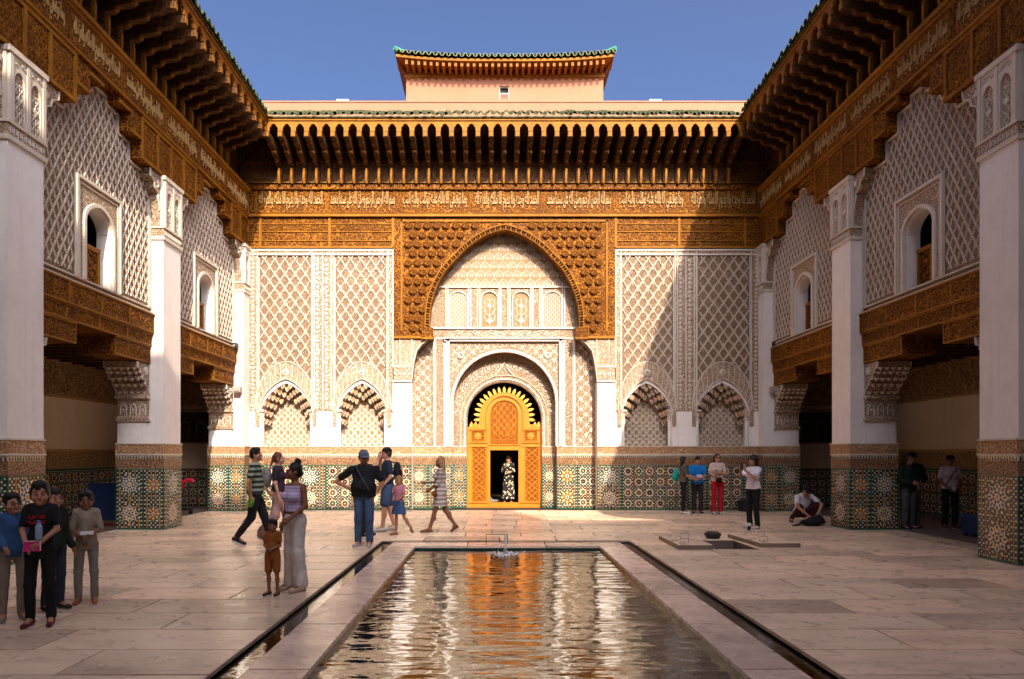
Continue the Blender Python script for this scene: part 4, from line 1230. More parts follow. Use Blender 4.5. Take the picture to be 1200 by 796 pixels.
# ribbed archivolt: real wedges side by side
def samp(L, n):
    d = [0]
    for a, c in zip(L, L[1:]): d.append(d[-1]+math.hypot(c[0]-a[0], c[1]-a[1]))
    out = []
    for i in range(n):
        t = d[-1]*i/(n-1); j = 0
        while j < len(L)-2 and d[j+1] < t: j += 1
        q = (t-d[j])/((d[j+1]-d[j]) or 1)
        out.append((L[j][0]+(L[j+1][0]-L[j][0])*q, L[j][1]+(L[j+1][1]-L[j][1])*q))
    return out
A = samp([(bx(p), bz(q)) for p, q in bigarch], 110); B = samp([(bx(p), bz(q)) for p, q in outer], 110)
for i in range(109):
    mid_a = ((A[i][0]+A[i+1][0])/2, (A[i][1]+A[i+1][1])/2); mid_b = ((B[i][0]+B[i+1][0])/2, (B[i][1]+B[i+1][1])/2)
    rp.rib([A[i], B[i]], 0.05, 0.06, 0.13, i % 2, top=0.5)
rp.rib(B, 0.05, 0.06, 0.15, 1); rp.rib(A, 0.03, 0.06, 0.11, 1)
for sd in (-1, 1):
    a, c = span(495, 508, sd); rp.box(a, c, bz(397.5), bz(385), 0.06, 0.16, 0); rp.box(a-0.01, c+0.01, bz(398.5), bz(396.5), 0.06, 0.18, 1)
rp.build('ribbed_archivolt', [M['wood'], M['wood_hi']], wd)
fr = MB(TB)
a, c, t = bx(470), bx(711.5), bz(259)
for q in ((a, a+0.05, bz(389), t), (c-0.05, c, bz(389), t), (a, c, t-0.05, t)): fr.box(*q, 0.06, 0.095)
for sd in (-1, 1):
    a_, c_ = span(462, 494, sd); fr.box(a_, c_, bz(397.4), bz(394.5), 0.06, 0.12)
fr.build('spandrel_frame', M['wood_hi'], wd)
bs = MB(lambda u, v, w: (u, -w, v))
bs.lathe([(0.125, 0.0), (0.12, 0.05), (0.095, 0.085), (0.07, 0.10), (0.062, 0.085), (0.0, 0.075)], (0, 0, 0), 8)
bs.prism([(-0.13, -0.02), (0, -0.14), (0.13, -0.02), (0.09, 0.03), (-0.09, 0.03)], 0.0, 0.045)
BOSS = bs.mesh('boss', M['wood'])
out2 = [((p-591)*1.10+591, 397-(397-q)*1.075) for p, q in bigarch]
def outside(px, py):
    L = out2
    if px < L[0][0] or px > L[-1][0]: return True
    for (pa, qa), (pb_, qb) in zip(L, L[1:]):
        if pa != pb_ and min(pa, pb_) <= px <= max(pa, pb_) and py > qa+(qb-qa)*(px-pa)/(pb_-pa)-3: return False
    return True
nbz = 0
for j in range(12):
    for i in range(22):
        px_ = 478.5+i*11.1+(5.55 if j % 2 else 0); py_ = 266+j*10.9
        if px_ > 706 or py_ > 387 or not outside(px_, py_): continue
        if abs(px_-591) < abs(bigarch[4][0]-591) and py_ > 330: continue
        inst('boss', BOSS, wd, Vector(TB(bx(px_), bz(py_), 0.06))-ORG[wd.name], scale=(0.9, 0.8, 0.9))
        nbz += 1
# plain boards between frieze and stucco
zb0, zb1 = bz(291.5), bz(255)
for (pa, pc) in ((284, 461.2), (720.8, 902)):
    bd = MB(TB); bd.box(bx(pa), bx(pc), zb0, zb1, -0.3, 0.055); bd.build('plain_board', M['wood'], wd)
for (pa, pc) in ((284, 461.2), (720.8, 902)):
    bm = MB(TB)
    for q in (291.6, 283.5, 273, 264): bm.box(bx(pa), bx(pc), bz(q), bz(q)+(0.05 if q > 290 else 0.02), 0.055, 0.08)
    for p in (306, 387, 461, 721, 795, 872):
        if pa <= p <= pc: bm.box(bx(p)-0.035, bx(p)+0.035, zb0+0.03, zb1-0.01, 0.055, 0.085)
    for i in range(6 if pa > 500 else 0): vine(bm, bx(722)+i*0.68, bx(722)+(i+1)*0.68, bz(272), bz(264.5), 0.055, 0.02)
    for i in range(9 if pa < 500 else 0): vine(bm, bx(308)+i*0.40, bx(308)+(i+1)*0.40, bz(272), bz(264.5), 0.055, 0.02)
    bm.build('board_moulding', M['wood_hi'], wd)
fz = thing('lettered_frieze', 'carved cedar frieze with raised Arabic lettering across the far wall', 'wooden frieze', (XM, YB, 8.4))
m = MB(TB); m.box(XL-0.0, XR+0.0, bz(255), bz(219), -0.3, 0.085); m.build('frieze_board', M['wood'], fz)
t = MB(TB); t.box(XL, XR, bz(255.5), bz(252.5), 0.085, 0.14); t.box(XL, XR, bz(222), bz(219.5), 0.085, 0.12); t.box(XL, XR, bz(219), bz(216), -0.1, 0.16)
lt = MB(TB)
n = 7; a0, a1 = bx(300), bx(888); L = (a1-a0)/n
for i in range(n):
    u = a0+L*i
    t.rib([(u+0.06, bz(250.5)), (u+L-0.06, bz(250.5)), (u+L-0.02, bz(237)), (u+L-0.06, bz(224)), (u+0.06, bz(224)), (u+0.02, bz(237))], 0.03, 0.085, 0.11, closed=True)
    lettering(lt, u+0.12, u+L-0.12, bz(249), bz(226), 0.10, 0.025)
    vine(t, u+0.1, u+L-0.1, bz(236), bz(225), 0.085, 0.02, 0.02)
t.build('frieze_moulding', M['wood_hi'], fz)
lt.build('lettering', M['letter'], fz)
eave(TB, 'wooden_eave', 'bracketed wooden eave with green glazed tile edge along the far wall', 'bracketed eaves round the courtyard',
     XL-0.2, XR+0.2, 36, 0, 0.10, 1.28, (XM, YB, 9.1), c0=0, cut=(1.12, 1.12))

# ------------------------------------------------------------------ parapet and rooftop pavilion
pr = thing('roof_parapet', 'pinkish plastered parapet running above the green tile edge', 'parapet', (XM, 20, 10.9))
m = MB(TB); m.box(bx(307, -0.3), bx(881, -0.3), 10.8, 11.74, -0.6, -0.3); m.box(bx(307, -.3), bx(881, -.3), 11.74, 11.78, -0.62, -0.28)
m.build('parapet_wall', M['pink'], pr)
m = MB(TB)
for p in (402, 768): m.box(bx(p-7, -.4), bx(p+7, -.4), 11.78, 11.86, -0.6, -0.35)
m.build('coping_block', M['white'], pr)
m = MB(TB); m.box(XL-3, XR+3, 10.6, 10.9, -9, -0.6); m.build('roof_deck', M['pink'], pr)
pv = thing('roof_pavilion', 'pink rooftop pavilion with upswept green tiled hip roof and a tiny window', 'pavilion', (0.37, 26, 10.9))
PF = 24.0
X0, X1 = (476-579)*.03, (707-579)*.03
m = MB(); zt = 1.6+(532-87)*.03
wx0, wx1, wz0, wz1 = (585-579)*.03, (597-579)*.03, 1.6+(532-116)*.03, 1.6+(532-101)*.03
for q in ((X0, wx0, 10.9, zt), (wx1, X1, 10.9, zt), (wx0, wx1, 10.9, wz0), (wx0, wx1, wz1, zt)): m.box(q[0], q[1], PF, PF+0.3, q[2], q[3])
m.box(X0, X0+0.3, PF+0.3, 28.5, 10.9, zt); m.box(X1-0.3, X1, PF+0.3, 28.5, 10.9, zt); m.box(X0, X1, 28.5, 28.8, 10.9, zt)
m.build('wall', M['pink'], pv)
m = MB(); m.box(wx0, wx1, PF+0.14, PF+0.2, wz0, wz1, 0)
m.box(wx0, wx1, PF+0.06, PF+0.12, wz0, wz0+0.2, 1)
o = m.build('window', [M['dark'], m_plain('brown_shutter', (0.2, 0.08, 0.05))], pv)
f_ = MB()
for q in ((wx0, wx0+0.03, wz0, wz1), (wx1-0.03, wx1, wz0, wz1), (wx0+.03, wx1-.03, wz1-0.03, wz1), (wx0+.03, wx1-.03, wz0+0.2, wz0+0.23)): f_.box(q[0], q[1], PF+0.05, PF+0.1, q[2], q[3])
f_.build('frame', m_plain('pale_window_frame', (0.45, 0.5, 0.45)), o)
ey = PF-0.62; EX0, EX1 = (464-579)*ey/800, (719.5-579)*ey/800; ez = 1.6+(532-78)*ey/800
pgm = MB(lambda u, v, w: (u, -w, v)); extr(pgm, [(0, 0), (0.58, 0.02), (0.58, 0.2), (0.5, 0.2), (0, 0.2)], -0.045, 0.045)
RAFT = pgm.mesh('rafter', M['wood_hi'])
nr = 33
def upl(t): return 0.16*abs(2*t-1)**3
for i in range(nr):
    t = (i+0.5)/nr
    x = EX0+0.25+(EX1-EX0-0.5)*t
    inst('rafter', RAFT, pv, (x-0.37, PF-26, ez-10.9+upl(t)*0.6))
m = MB()
n = 24
vs = []; fs = []
for i in range(n+1):
    t = i/n; x = EX0+(EX1-EX0)*t; u = upl(t)
    vs += [(x, ey, ez+0.17+u), (x, ey, ez+0.25+u), (x, ey-0.03, ez+0.25+u), (x, ey-0.03, ez+0.17+u), (x, PF, ez+0.2), (x, PF+0.01, ez+0.28)]
for i in range(n):
    a = 6*i; b_ = a+6
    fs += [(a, b_, b_+3, a+3), (a+3, b_+3, b_+2, a+2), (a+2, b_+2, b_+5, a+5), (a, a+4, b_+4, b_)]
m.add(vs, fs, 0)
m.box(X0-0.04, X1+0.04, PF-0.06, PF, zt-0.14, zt+0.0, 1); m.box(X0-0.02, X1+0.02, PF-0.04, PF, zt, ez+0.3, 2)
for i in range(29):
    x = X0+0.1+(X1-X0-0.2)*i/28
    m.prism([(x-0.05, 0), (x+0.05, 0), (x+0.05, 0.1), (x-0.05, 0.1)], 0, 0) if False else m.add([(x-.05, PF-.03, zt-.2), (x+.05, PF-.03, zt-.2), (x+.05, PF-.03, zt-.14), (x-.05, PF-.03, zt-.14), (x-.04, PF, zt-.22), (x+.04, PF, zt-.22)], [(0, 1, 2, 3), (0, 4, 5, 1)], 1)
for sx, xx, xw in ((-1, EX0, X0), (1, EX1, X1)):         # side eaves running back
    m.add([(xx, ey, ez+0.17+.16), (xx, 29.0, ez+0.25), (xw, 29.0, ez+0.05), (xw, PF-0.06, ez+0.05), (xx, ey, ez+.25+.16), (xx, 29.0, ez+.35)], [(0, 1, 2, 3), (0, 4, 5, 1)], 2)
m.build('eave_board', [M['wood_hi'], M['wood_plain'], M['wood_plain']], pv)
ap = (0.37, 26.2, ez+1.45)
m = MB()
zc = ez+0.44
m.add([(EX0-.05, ey-.1, zc+.06), (EX1+.05, ey-.1, zc+.06), (EX1+.05, 29.1, zc), (EX0-.05, 29.1, zc), ap, (0.37, ey-.08, zc-0.12)], [(0, 5, 4), (5, 1, 4), (1, 2, 4), (2, 3, 4), (3, 0, 4)])
for (x, sg) in ((EX0-.05, 1), (EX1+.05, -1)):
    m.tube([(x, ey-.12, zc+0.12), (x+sg*0.5, ey+0.3, zc+0.12), (x+sg*1.5, ey+1.1, zc+0.33), ap], 0.075, 6)
m.tube([ap, (ap[0], ap[1], ap[2]+0.3), (ap[0], ap[1], ap[2]+0.55)], [0.12, 0.1, 0.01], 6)
m.build('hip_roof', M['roof_green'], pv)
PT = tile_mesh('pavilion_tile', 0.09, 20, 0.8, m_plain('pale_green_tile', (0.14, 0.16, 0.08), 0.7, 0.35, 9, 0.003, 0.15))
nt = 33
for i in range(nt):
    t = (i+0.5)/nt
    inst('roof_tile', PT, pv, (EX0+(EX1-EX0)*t-0.37, ey-0.12-26, ez+0.3+upl(t)-10.9))

# ------------------------------------------------------------------ the orange door
DY = 20.32
TD = lambda u, v, w: (u, DY-w, v)
dx = lambda p: (p-579)*DY/800
dz = lambda q: 1.6+(532-q)*DY/800
dr = thing('carved_door', 'bright orange carved wooden door screen with scalloped crest in the central archway', 'door', (dx(591), DY, 0))
m = MB(TD)
L0, L1, L2, L3 = dx(547.2), dx(573), dx(609), dx(634.8)
m.box(L0, L1, 0.0, dz(500.5), -0.08, 0); m.box(L2, L3, 0.0, dz(500.5), -0.08, 0)
m.box(L1, L2, dz(526.5), dz(500.5), -0.08, 0); m.box(L1, L2, 0, dz(589), -0.1, 0.03)
m.build('panel_frame', M['door'], dr)
m = MB(TD)
for (a, c) in ((L0, L1), (L2, L3)):
    for (p, q) in ((0.02, 0.055), ((c-a)-0.055, (c-a)-0.02)): m.box(a+p, a+q, 0.12, dz(502), 0, 0.03)
    for q in (503, 518.5, 523, 588.5): m.box(a+0.02, c-0.02, dz(q)-0.02, dz(q)+0.02, 0, 0.035)
    m.box(a+0.055, a+0.16, 0.15, dz(524), 0, 0.012)
    x0, x1 = a+0.17, c-0.1
    zt_, zb_ = dz(524.5), dz(587.5)
    n = 5; h_ = (zt_-zb_)/n
    for i in range(n):
        z0 = zb_+h_*i
        m.rib([(x0, z0), (x1, z0+h_)], 0.03, 0.0, 0.022); m.rib([(x0, z0+h_), (x1, z0)], 0.03, 0.0, 0.022)
        m.rib([(x0, z0+h_/2), ((x0+x1)/2, z0+h_), (x1, z0+h_/2), ((x0+x1)/2, z0)], 0.024, 0.0, 0.02, closed=True)
    m.rib([(x0-.01, zb_), (x1+.01, zb_), (x1+.01, zt_), (x0-.01, zt_)], 0.03, 0.0, 0.035, closed=True)
    cx, cz = (a+c)/2, dz(511)
    m.rib([(cx-.19, cz-.15), (cx+.19, cz-.15), (cx+.19, cz+.15), (cx-.19, cz+.15)], 0.03, 0, 0.03, closed=True)
    m.prism(star(cx, cz, 0.13, 0.08, 8), 0, 0.02); m.lathe([(0.0, 0.035), (0.05, 0.03), (0.06, 0.02)], (cx, cz, 0), 8)
for (p, w_) in ((573, 0.07), (609, 0.07)): m.box(dx(p)-0.035, dx(p)+0.035, dz(589), dz(526.5), 0, 0.045)
m.box(dx(572), dx(610), dz(526.5)-0.03, dz(526.5)+0.05, 0, 0.05); m.box(dx(572), dx(610), dz(521)-0.02, dz(521)+0.02, 0, 0.03)
m.build('raised_moulding', M['door'], dr)
for (a, c) in ((L0, L1), (L2, L3)):
    m = MB(TD); m.box(a+0.17, c-0.1, dz(587.5), dz(524.5), -0.01, 0.004); lattice(m, a+.18, c-.11, dz(587), dz(525), .12, .16, 0.004, 0.008, rw=0.012, leaf=False)
    m.build('carved_panel', M['door_deep'], dr)
    m = MB(TD); m.box((a+c)/2-.18, (a+c)/2+.18, dz(511)-.14, dz(511)+.14, -0.01, 0.004); m.build('corner_panel', M['door_deep'], dr)
cr = MB(TD)
CX, CZ, CR = 591, 489, 29.0
P = [(dx(562), dz(500.5)), (dx(620), dz(500.5))]+[(dx(CX+CR*math.cos(t)), dz(CZ-CR*math.sin(t))) for t in [math.pi*i/20 for i in range(21)]]
cr.prism(P, -0.07, -0.01)
o = cr.build('arched_crest', M['door'], dr)
te = MB(TD)
for i in range(19):
    t = math.pi*(i-0.5)/17
    x, z = dx(CX+(CR-0.5)*math.cos(t)), dz(CZ-(CR-0.5)*math.sin(t))
    dxn, dzn = math.cos(t), math.sin(t)
    te.prism([(x+dxn*p-dzn*q, z+dzn*p+dxn*q) for p, q in ((0, -.035), (.05, -.045), (.12, -.042), (.17, -.018), (.195, 0), (.17, .018), (.12, .042), (.05, .045), (0, .035))], -0.06, -0.015)
for p in (552.5, 557.5, 627, 631.5, 563, 619):
    te.prism([(dx(p)-.06, dz(500.5)), (dx(p)+.06, dz(500.5)), (dx(p)+.05, dz(497.5)), (dx(p), dz(494 if p not in (563, 619) else 490)), (dx(p)-.05, dz(497.5))], -0.06, -0.015)
te.build('scallop_teeth', m_plain('pale_orange_teeth', (0.6, 0.28, 0.04), 0.5), o)
ip = MB(TD)
ax0, ax1 = dx(575), dx(607)
aa = arch(dx(591), (ax1-ax0)/2, dz(484), dz(469)-dz(484), 14)
ip.prism([(ax0, dz(518))]+aa+[(ax1, dz(518))], -0.02, 0.008, 1)
ip.rib([(ax0, dz(518.5))]+aa+[(ax1, dz(518.5))], 0.035, 0.0, 0.05, 0, closed=True)
a2 = arch(dx(591), (ax1-ax0)/2+0.14, dz(485), dz(464)-dz(485), 14)
ip.rib([(ax0-.14, dz(519))]+a2+[(ax1+.14, dz(519))], 0.03, 0.0, 0.035, 0)
cxx = dx(591)
lattice(ip, ax0+.03, ax1-.03, dz(512), dz(470), 0.2, 0.24, 0.008, 0.018, lambda u, v: v < dz(484)+math.sqrt(max(0, ((ax1-ax0)/2-.03)**2-(u-cxx)**2))*.9, rw=0.022, leaf=True, wav=0.3)
ip.build('crest_inlay', [M['door'], M['door_deep']], o)
ORG_k = o
it = MB(TD); lettering(it, ax0+0.05, ax1-0.05, dz(517.3), dz(512.5), 0.008, 0.012); it.build('crest_lettering', M['door'], o)
sd_ = MB(TD)
for (a, c) in ((dx(553), dx(561)), (dx(621), dx(629))):
    sd_.box(a, c, dz(500.5), dz(497.5), -0.07, -0.01)
sd_.build('shoulder', M['door'], dr)
# dark vestibule behind
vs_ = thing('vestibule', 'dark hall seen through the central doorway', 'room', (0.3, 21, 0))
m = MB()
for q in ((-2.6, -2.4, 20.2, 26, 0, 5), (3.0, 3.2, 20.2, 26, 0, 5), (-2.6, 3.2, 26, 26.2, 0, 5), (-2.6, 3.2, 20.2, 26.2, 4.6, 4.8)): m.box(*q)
m.build('shade_dark_walls', M['dark'], vs_)  # walls coloured near-black to stand in for the shade inside the hall
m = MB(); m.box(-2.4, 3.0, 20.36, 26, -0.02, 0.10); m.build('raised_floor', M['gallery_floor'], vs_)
m = MB(); m.tube([(0.0, 21.2, 0.12), (-.2, 21.2, 0.35), (-.25, 21.25, 0.42)], 0.012, 5); m.lathe([(0, .02), (.25, .02), (.27, .06), (.25, .05), (0, .04)], (-0.1, 21.3, 0.10), 12)
m.build('pale_basin', M['metal'], vs_)
# ------------------------------------------------------------------ small things
# open floor hatch with two lifted cover slabs
ht = thing('floor_hatch', 'square opening in the marble floor between two lifted cover slabs', 'hatch', (4.07, 12.0, 0))
m = MB()
for q in ((HX0-.03, HX0, HY0, HY1), (HX1, HX1+.03, HY0, HY1), (HX0, HX1, HY0-.03, HY0), (HX0, HX1, HY1, HY1+.03)): m.box(q[0], q[1], q[2], q[3], -0.5, -0.002)
m.build('pit_wall', M['gallery_floor'], ht)  # darker paving colour stands in for the shade inside the open pit
def cover(x0, x1, y0, y1, lab, tilt):
    t = thing('cover_slab', lab, 'stone cover', ((x0+x1)/2, (y0+y1)/2, 0.004), 0, 'lifted hatch covers')
    w, d = x1-x0, y1-y0
    mb = MB(); mb.add([(-w/2-tilt, -d/2, 0), (w/2-tilt, -d/2, 0), (w/2+tilt, d/2, 0), (-w/2+tilt, d/2, 0), (-w/2-tilt, -d/2, .07), (w/2-tilt, -d/2, .07), (w/2+tilt, d/2, .07), (-w/2+tilt, d/2, .07)],
                        [(4,5,6,7)], 0)
    n0 = list(mb.v); mb.add(n0, [(0,3,2,1),(0,1,5,4),(1,2,6,5),(2,3,7,6),(3,0,4,7)], 1)
    mb.build('stone', [M['marble'], M['gallery_floor']], t, local=True)
    for q in (-1, 1):
        h = MB(); x = q*w*0.18
        h.tube([(x-.07, q*d*.28, .07), (x-.07, q*d*.28, .15), (x+.07, q*d*.28, .15), (x+.07, q*d*.28, .07)], 0.007, 5)
        h.build('handle', M['metal'], t, local=True)
cover(3.08, 3.66, 11.4, 12.75, 'lifted stone cover lying left of the open floor hatch', 0.0)
cover(4.5, 5.18, 11.65, 13.0, 'lifted stone cover lying right of the open floor hatch', -0.05)
bn = thing('basket', 'low dark bowl shaped basket beside the open floor hatch', 'basket', (4.13, 12.9, 0.0))
m = MB(); m.lathe([(0.0, 0.01), (0.12, 0.01), (0.15, 0.06), (0.16, 0.1), (0.145, 0.1), (0.11, 0.04), (0, 0.03)], (0, 0, 0), 14)
m.build('bowl', M['black'], bn, local=True)
m = MB(); m.tube([(-.15, 0, .09), (-.1, 0, .13), (.08, 0, .13), (.15, 0, .09)], 0.012, 5); m.build('rim_strap', m_plain('brown_leather', (0.15, 0.07, 0.03)), bn, local=True)
# fountain spout at the pool head
ft = thing('fountain_jet', 'small upright water jet splashing at the far end of the pool', 'fountain', (0.19, 11.35, -0.065))
m = MB(); m.lathe([(0.05, -.4), (0.05, 0.02), (0.02, 0.04), (0.014, 0.09), (0.0, 0.09)], (0, 0, 0), 8); m.build('nozzle', M['metal'], ft, local=True)
m = MB(); rj = random.Random(2)
m.tube([(0, 0, .08), (0.004, 0, .2), (0, 0, .3), (.005, 0, .36)], [0.014, 0.018, 0.024, 0.01], 6)
for i in range(60):
    a = rj.uniform(0, 6.3); r = rj.uniform(0.01, 0.05); z = rj.uniform(0.02, 0.36)
    m.lathe([(0, .007), (.006, 0), (0, -.007)], (math.cos(a)*r*(1.2-z*2.4+.1), math.sin(a)*r, z), 5)
m.build('water_column', M['jet'], ft, local=True)
m = MB()
for i in range(160):
    a = rj.uniform(0, 6.3); r = abs(rj.gauss(0, 0.17))+0.03
    m.lathe([(0, .009), (rj.uniform(.008, .02), 0.001), (0, -.002)], (math.cos(a)*r, math.sin(a)*r, 0.002), 6)
m.build('splash_foam', M['jet'], ft, kind='stuff', local=True)
wf = thing('wire_guard', 'thin wire guard standing on the pool rim behind the jet', 'guard', (0.14, 12.2, 0))
m = MB()
for x in (-.28, .1): m.tube([(x, 0, 0), (x, 0, .16)], 0.006, 4)
m.tube([(-.28, 0, .16), (.1, 0, .16)], 0.006, 4); m.build('wire', M['black'], wf, local=True)
# lamp boxes on the back pilasters
for sd, lab in ((-1, 'left'), (1, 'right')):
    for (p, q, w_, h_) in ((280 if sd < 0 else 905, 457, 0.2, 0.16), (278 if sd < 0 else 906, 406 if sd < 0 else 404, 0.1, 0.13)):
        Y = 18.93
        X = (p-579)*Y/800; Z = 1.6+(532-q)*Y/800
        t = thing('wall_lamp', ('small boxy lamp' if w_ > .15 else 'tiny dark camera')+' fixed high on the %s corner pillar' % lab, 'lamp' if w_ > .15 else 'camera', (X, Y, Z))
        m = MB(); m.box(-w_/2, w_/2, -0.2, -0.03, -h_/2, h_/2); m.build('housing', m_plain('ochre_lamp_box', (0.42, 0.3, 0.2)) if w_ > .15 else M['black'], t, local=True)
        m = MB(); m.box(-w_*.4, w_*.4, -0.22, -0.2, -h_*.35, h_*.2) if w_ > .15 else m.tube([(0, -.2, 0), (0, -.28, -.03)], 0.03, 8)
        m.build('lens', M['metal'], t, local=True)
        m = MB(); m.box(-0.02, 0.02, -0.03, 0.02, -.02, .02); m.build('bracket', M['black'], t, local=True)
# blue display board, red rail and lecterns in the left gallery, blue chest on the right
bb = thing('blue_board', 'dark blue upright board with red foot standing in the left gallery', 'board', (-8.6, 15.2, 0))
m = MB(); m.box(-0.42, 0.42, -0.04, 0.04, 0.12, 0.95); m.build('panel', m_plain('navy_cloth', (0.012, 0.035, 0.10)), bb, local=True)
m = MB(); m.box(-0.4, 0.4, -0.12, 0.12, 0.0, 0.05); m.box(-0.36, -0.3, -.03, .03, .05, .12); m.box(.3, .36, -.03, .03, .05, .12); m.build('foot', m_plain('red_foot', (0.2, 0.02, 0.02)), bb, local=True)
rl = thing('red_rail', 'slanting bright red handrail in the opening beyond the middle left pillar', 'rail', (-8.35, 18.0, 0))
m = MB(); m.tube([(-.35, 0, .62), (.28, 0, .92), (.42, 0, .9)], 0.045, 8); m.tube([(-.35, 0, .5), (.2, 0, .76)], 0.025, 6); m.build('handle', m_plain('red_paint', (0.75, 0.015, 0.05), 0.4), rl, local=True)
m = MB(); m.tube([(-.2, 0, .6), (0.05, 0, .2), (0.0, 0, 0.0)], 0.02, 6); m.tube([(.2, 0, .85), (.05, 0, .2)], 0.018, 6); m.box(-.3, .4, -.1, .1, .12, .16); m.build('stand', M['black'], rl, local=True)
for i, (x, y) in enumerate(((-.25, 0), (.35, 0))):
    m = MB(); m.lathe([(0.0, -.02), (0.06, -.02), (0.06, .02), (0, .02)], (x, 0, 0.06), 10, 0, 'v'); m.build('wheel', M['black'], rl, local=True)
ch = thing('blue_chest', 'dark blue low chest on the right gallery floor beside the nearest pillar', 'chest', (9.7, 13.2, 0))
m = MB(); m.box(-.5, .5, -.25, .25, .06, .36); m.build('body', m_plain('blue_paint', (0.015, 0.03, 0.09)), ch, local=True)
m = MB(); m.box(-.53, .53, -.28, .28, .36, .42); m.build('lid', m_plain('blue_lid', (0.02, 0.045, 0.12)), ch, local=True)
m = MB(); [m.box(x, x+.06, y, y+.06, 0, .06) for x in (-.48, .42) for y in (-.22, .16)]; m.build('foot', M['black'], ch, local=True)
bk = thing('black_planter', 'black bucket standing against the tiled back wall at right', 'bucket', (7.0, 19.1, 0))
m = MB(); m.lathe([(0, 0), (.17, 0), (.2, .3), (.18, .3), (.15, .04), (0, .04)], (0, 0, 0), 12); m.build('pail', M['black'], bk, local=True)
m = MB(); m.tube([(-.19, 0, .28), (-.1, -.05, .42), (.1, -.05, .42), (.19, 0, .28)], 0.008, 5); m.build('handle', M['metal'], bk, local=True)
# framed exhibition boards deep in the far gallery bays
for s in (-1, 1):
    T = (lambda u, v, w, s=s: (XC+s*(HW+0.98+u), 20.57-w, v))
    t = thing('exhibit_board', 'dark framed exhibition board hung in the far %s gallery bay' % SN[s], 'picture', (XC+s*(HW+2.2), 20.57, 2.0))
    m = MB(T); m.box(0.1, 2.7, 1.95, 2.85, 0.0, 0.06); m.build('panel', M['dark'], t)
    m = MB(T)
    for i in range(5):
        a = 0.2+0.48*i
        m.rib(arch(a+.2, .14, 2.4, .18, 8, .5)+[(a+.34, 2.1), (a+.06, 2.1)], 0.03, 0.06, 0.075, closed=True)
    m.build('drawing', m_plain('grey_ink', (0.16, 0.14, 0.13)), t)
    m = MB(T); m.box(0.1, 2.7, 2.85, 2.95, 0.0, 0.08); m.box(0.1, 2.7, 1.9, 1.95, 0, 0.08); m.build('frame', m_plain('pale_frame', (0.25, 0.2, 0.16)), t)
# person's small items near the photographer
cb = thing('tripod_camera', 'tiny white camera on a low stand at the edge of the right hatch cover', 'camera', (4.95, 13.3, 0))
m = MB(); m.box(-.05, .05, -.03, .03, .18, .25); m.build('body', M['white'], cb, local=True)
m = MB(); m.lathe([(0, 0), (.03, 0), (.03, .08), (0, .08)], (0, -.05, .12), 8); m.build('battery_pack', M['black'], cb, local=True)
for a in (0, 2.1, 4.2):
    m = MB(); m.tube([(0, 0, .18), (.08*math.cos(a), .08*math.sin(a), 0)], 0.007, 5); m.build('leg', M['metal'], cb, local=True)
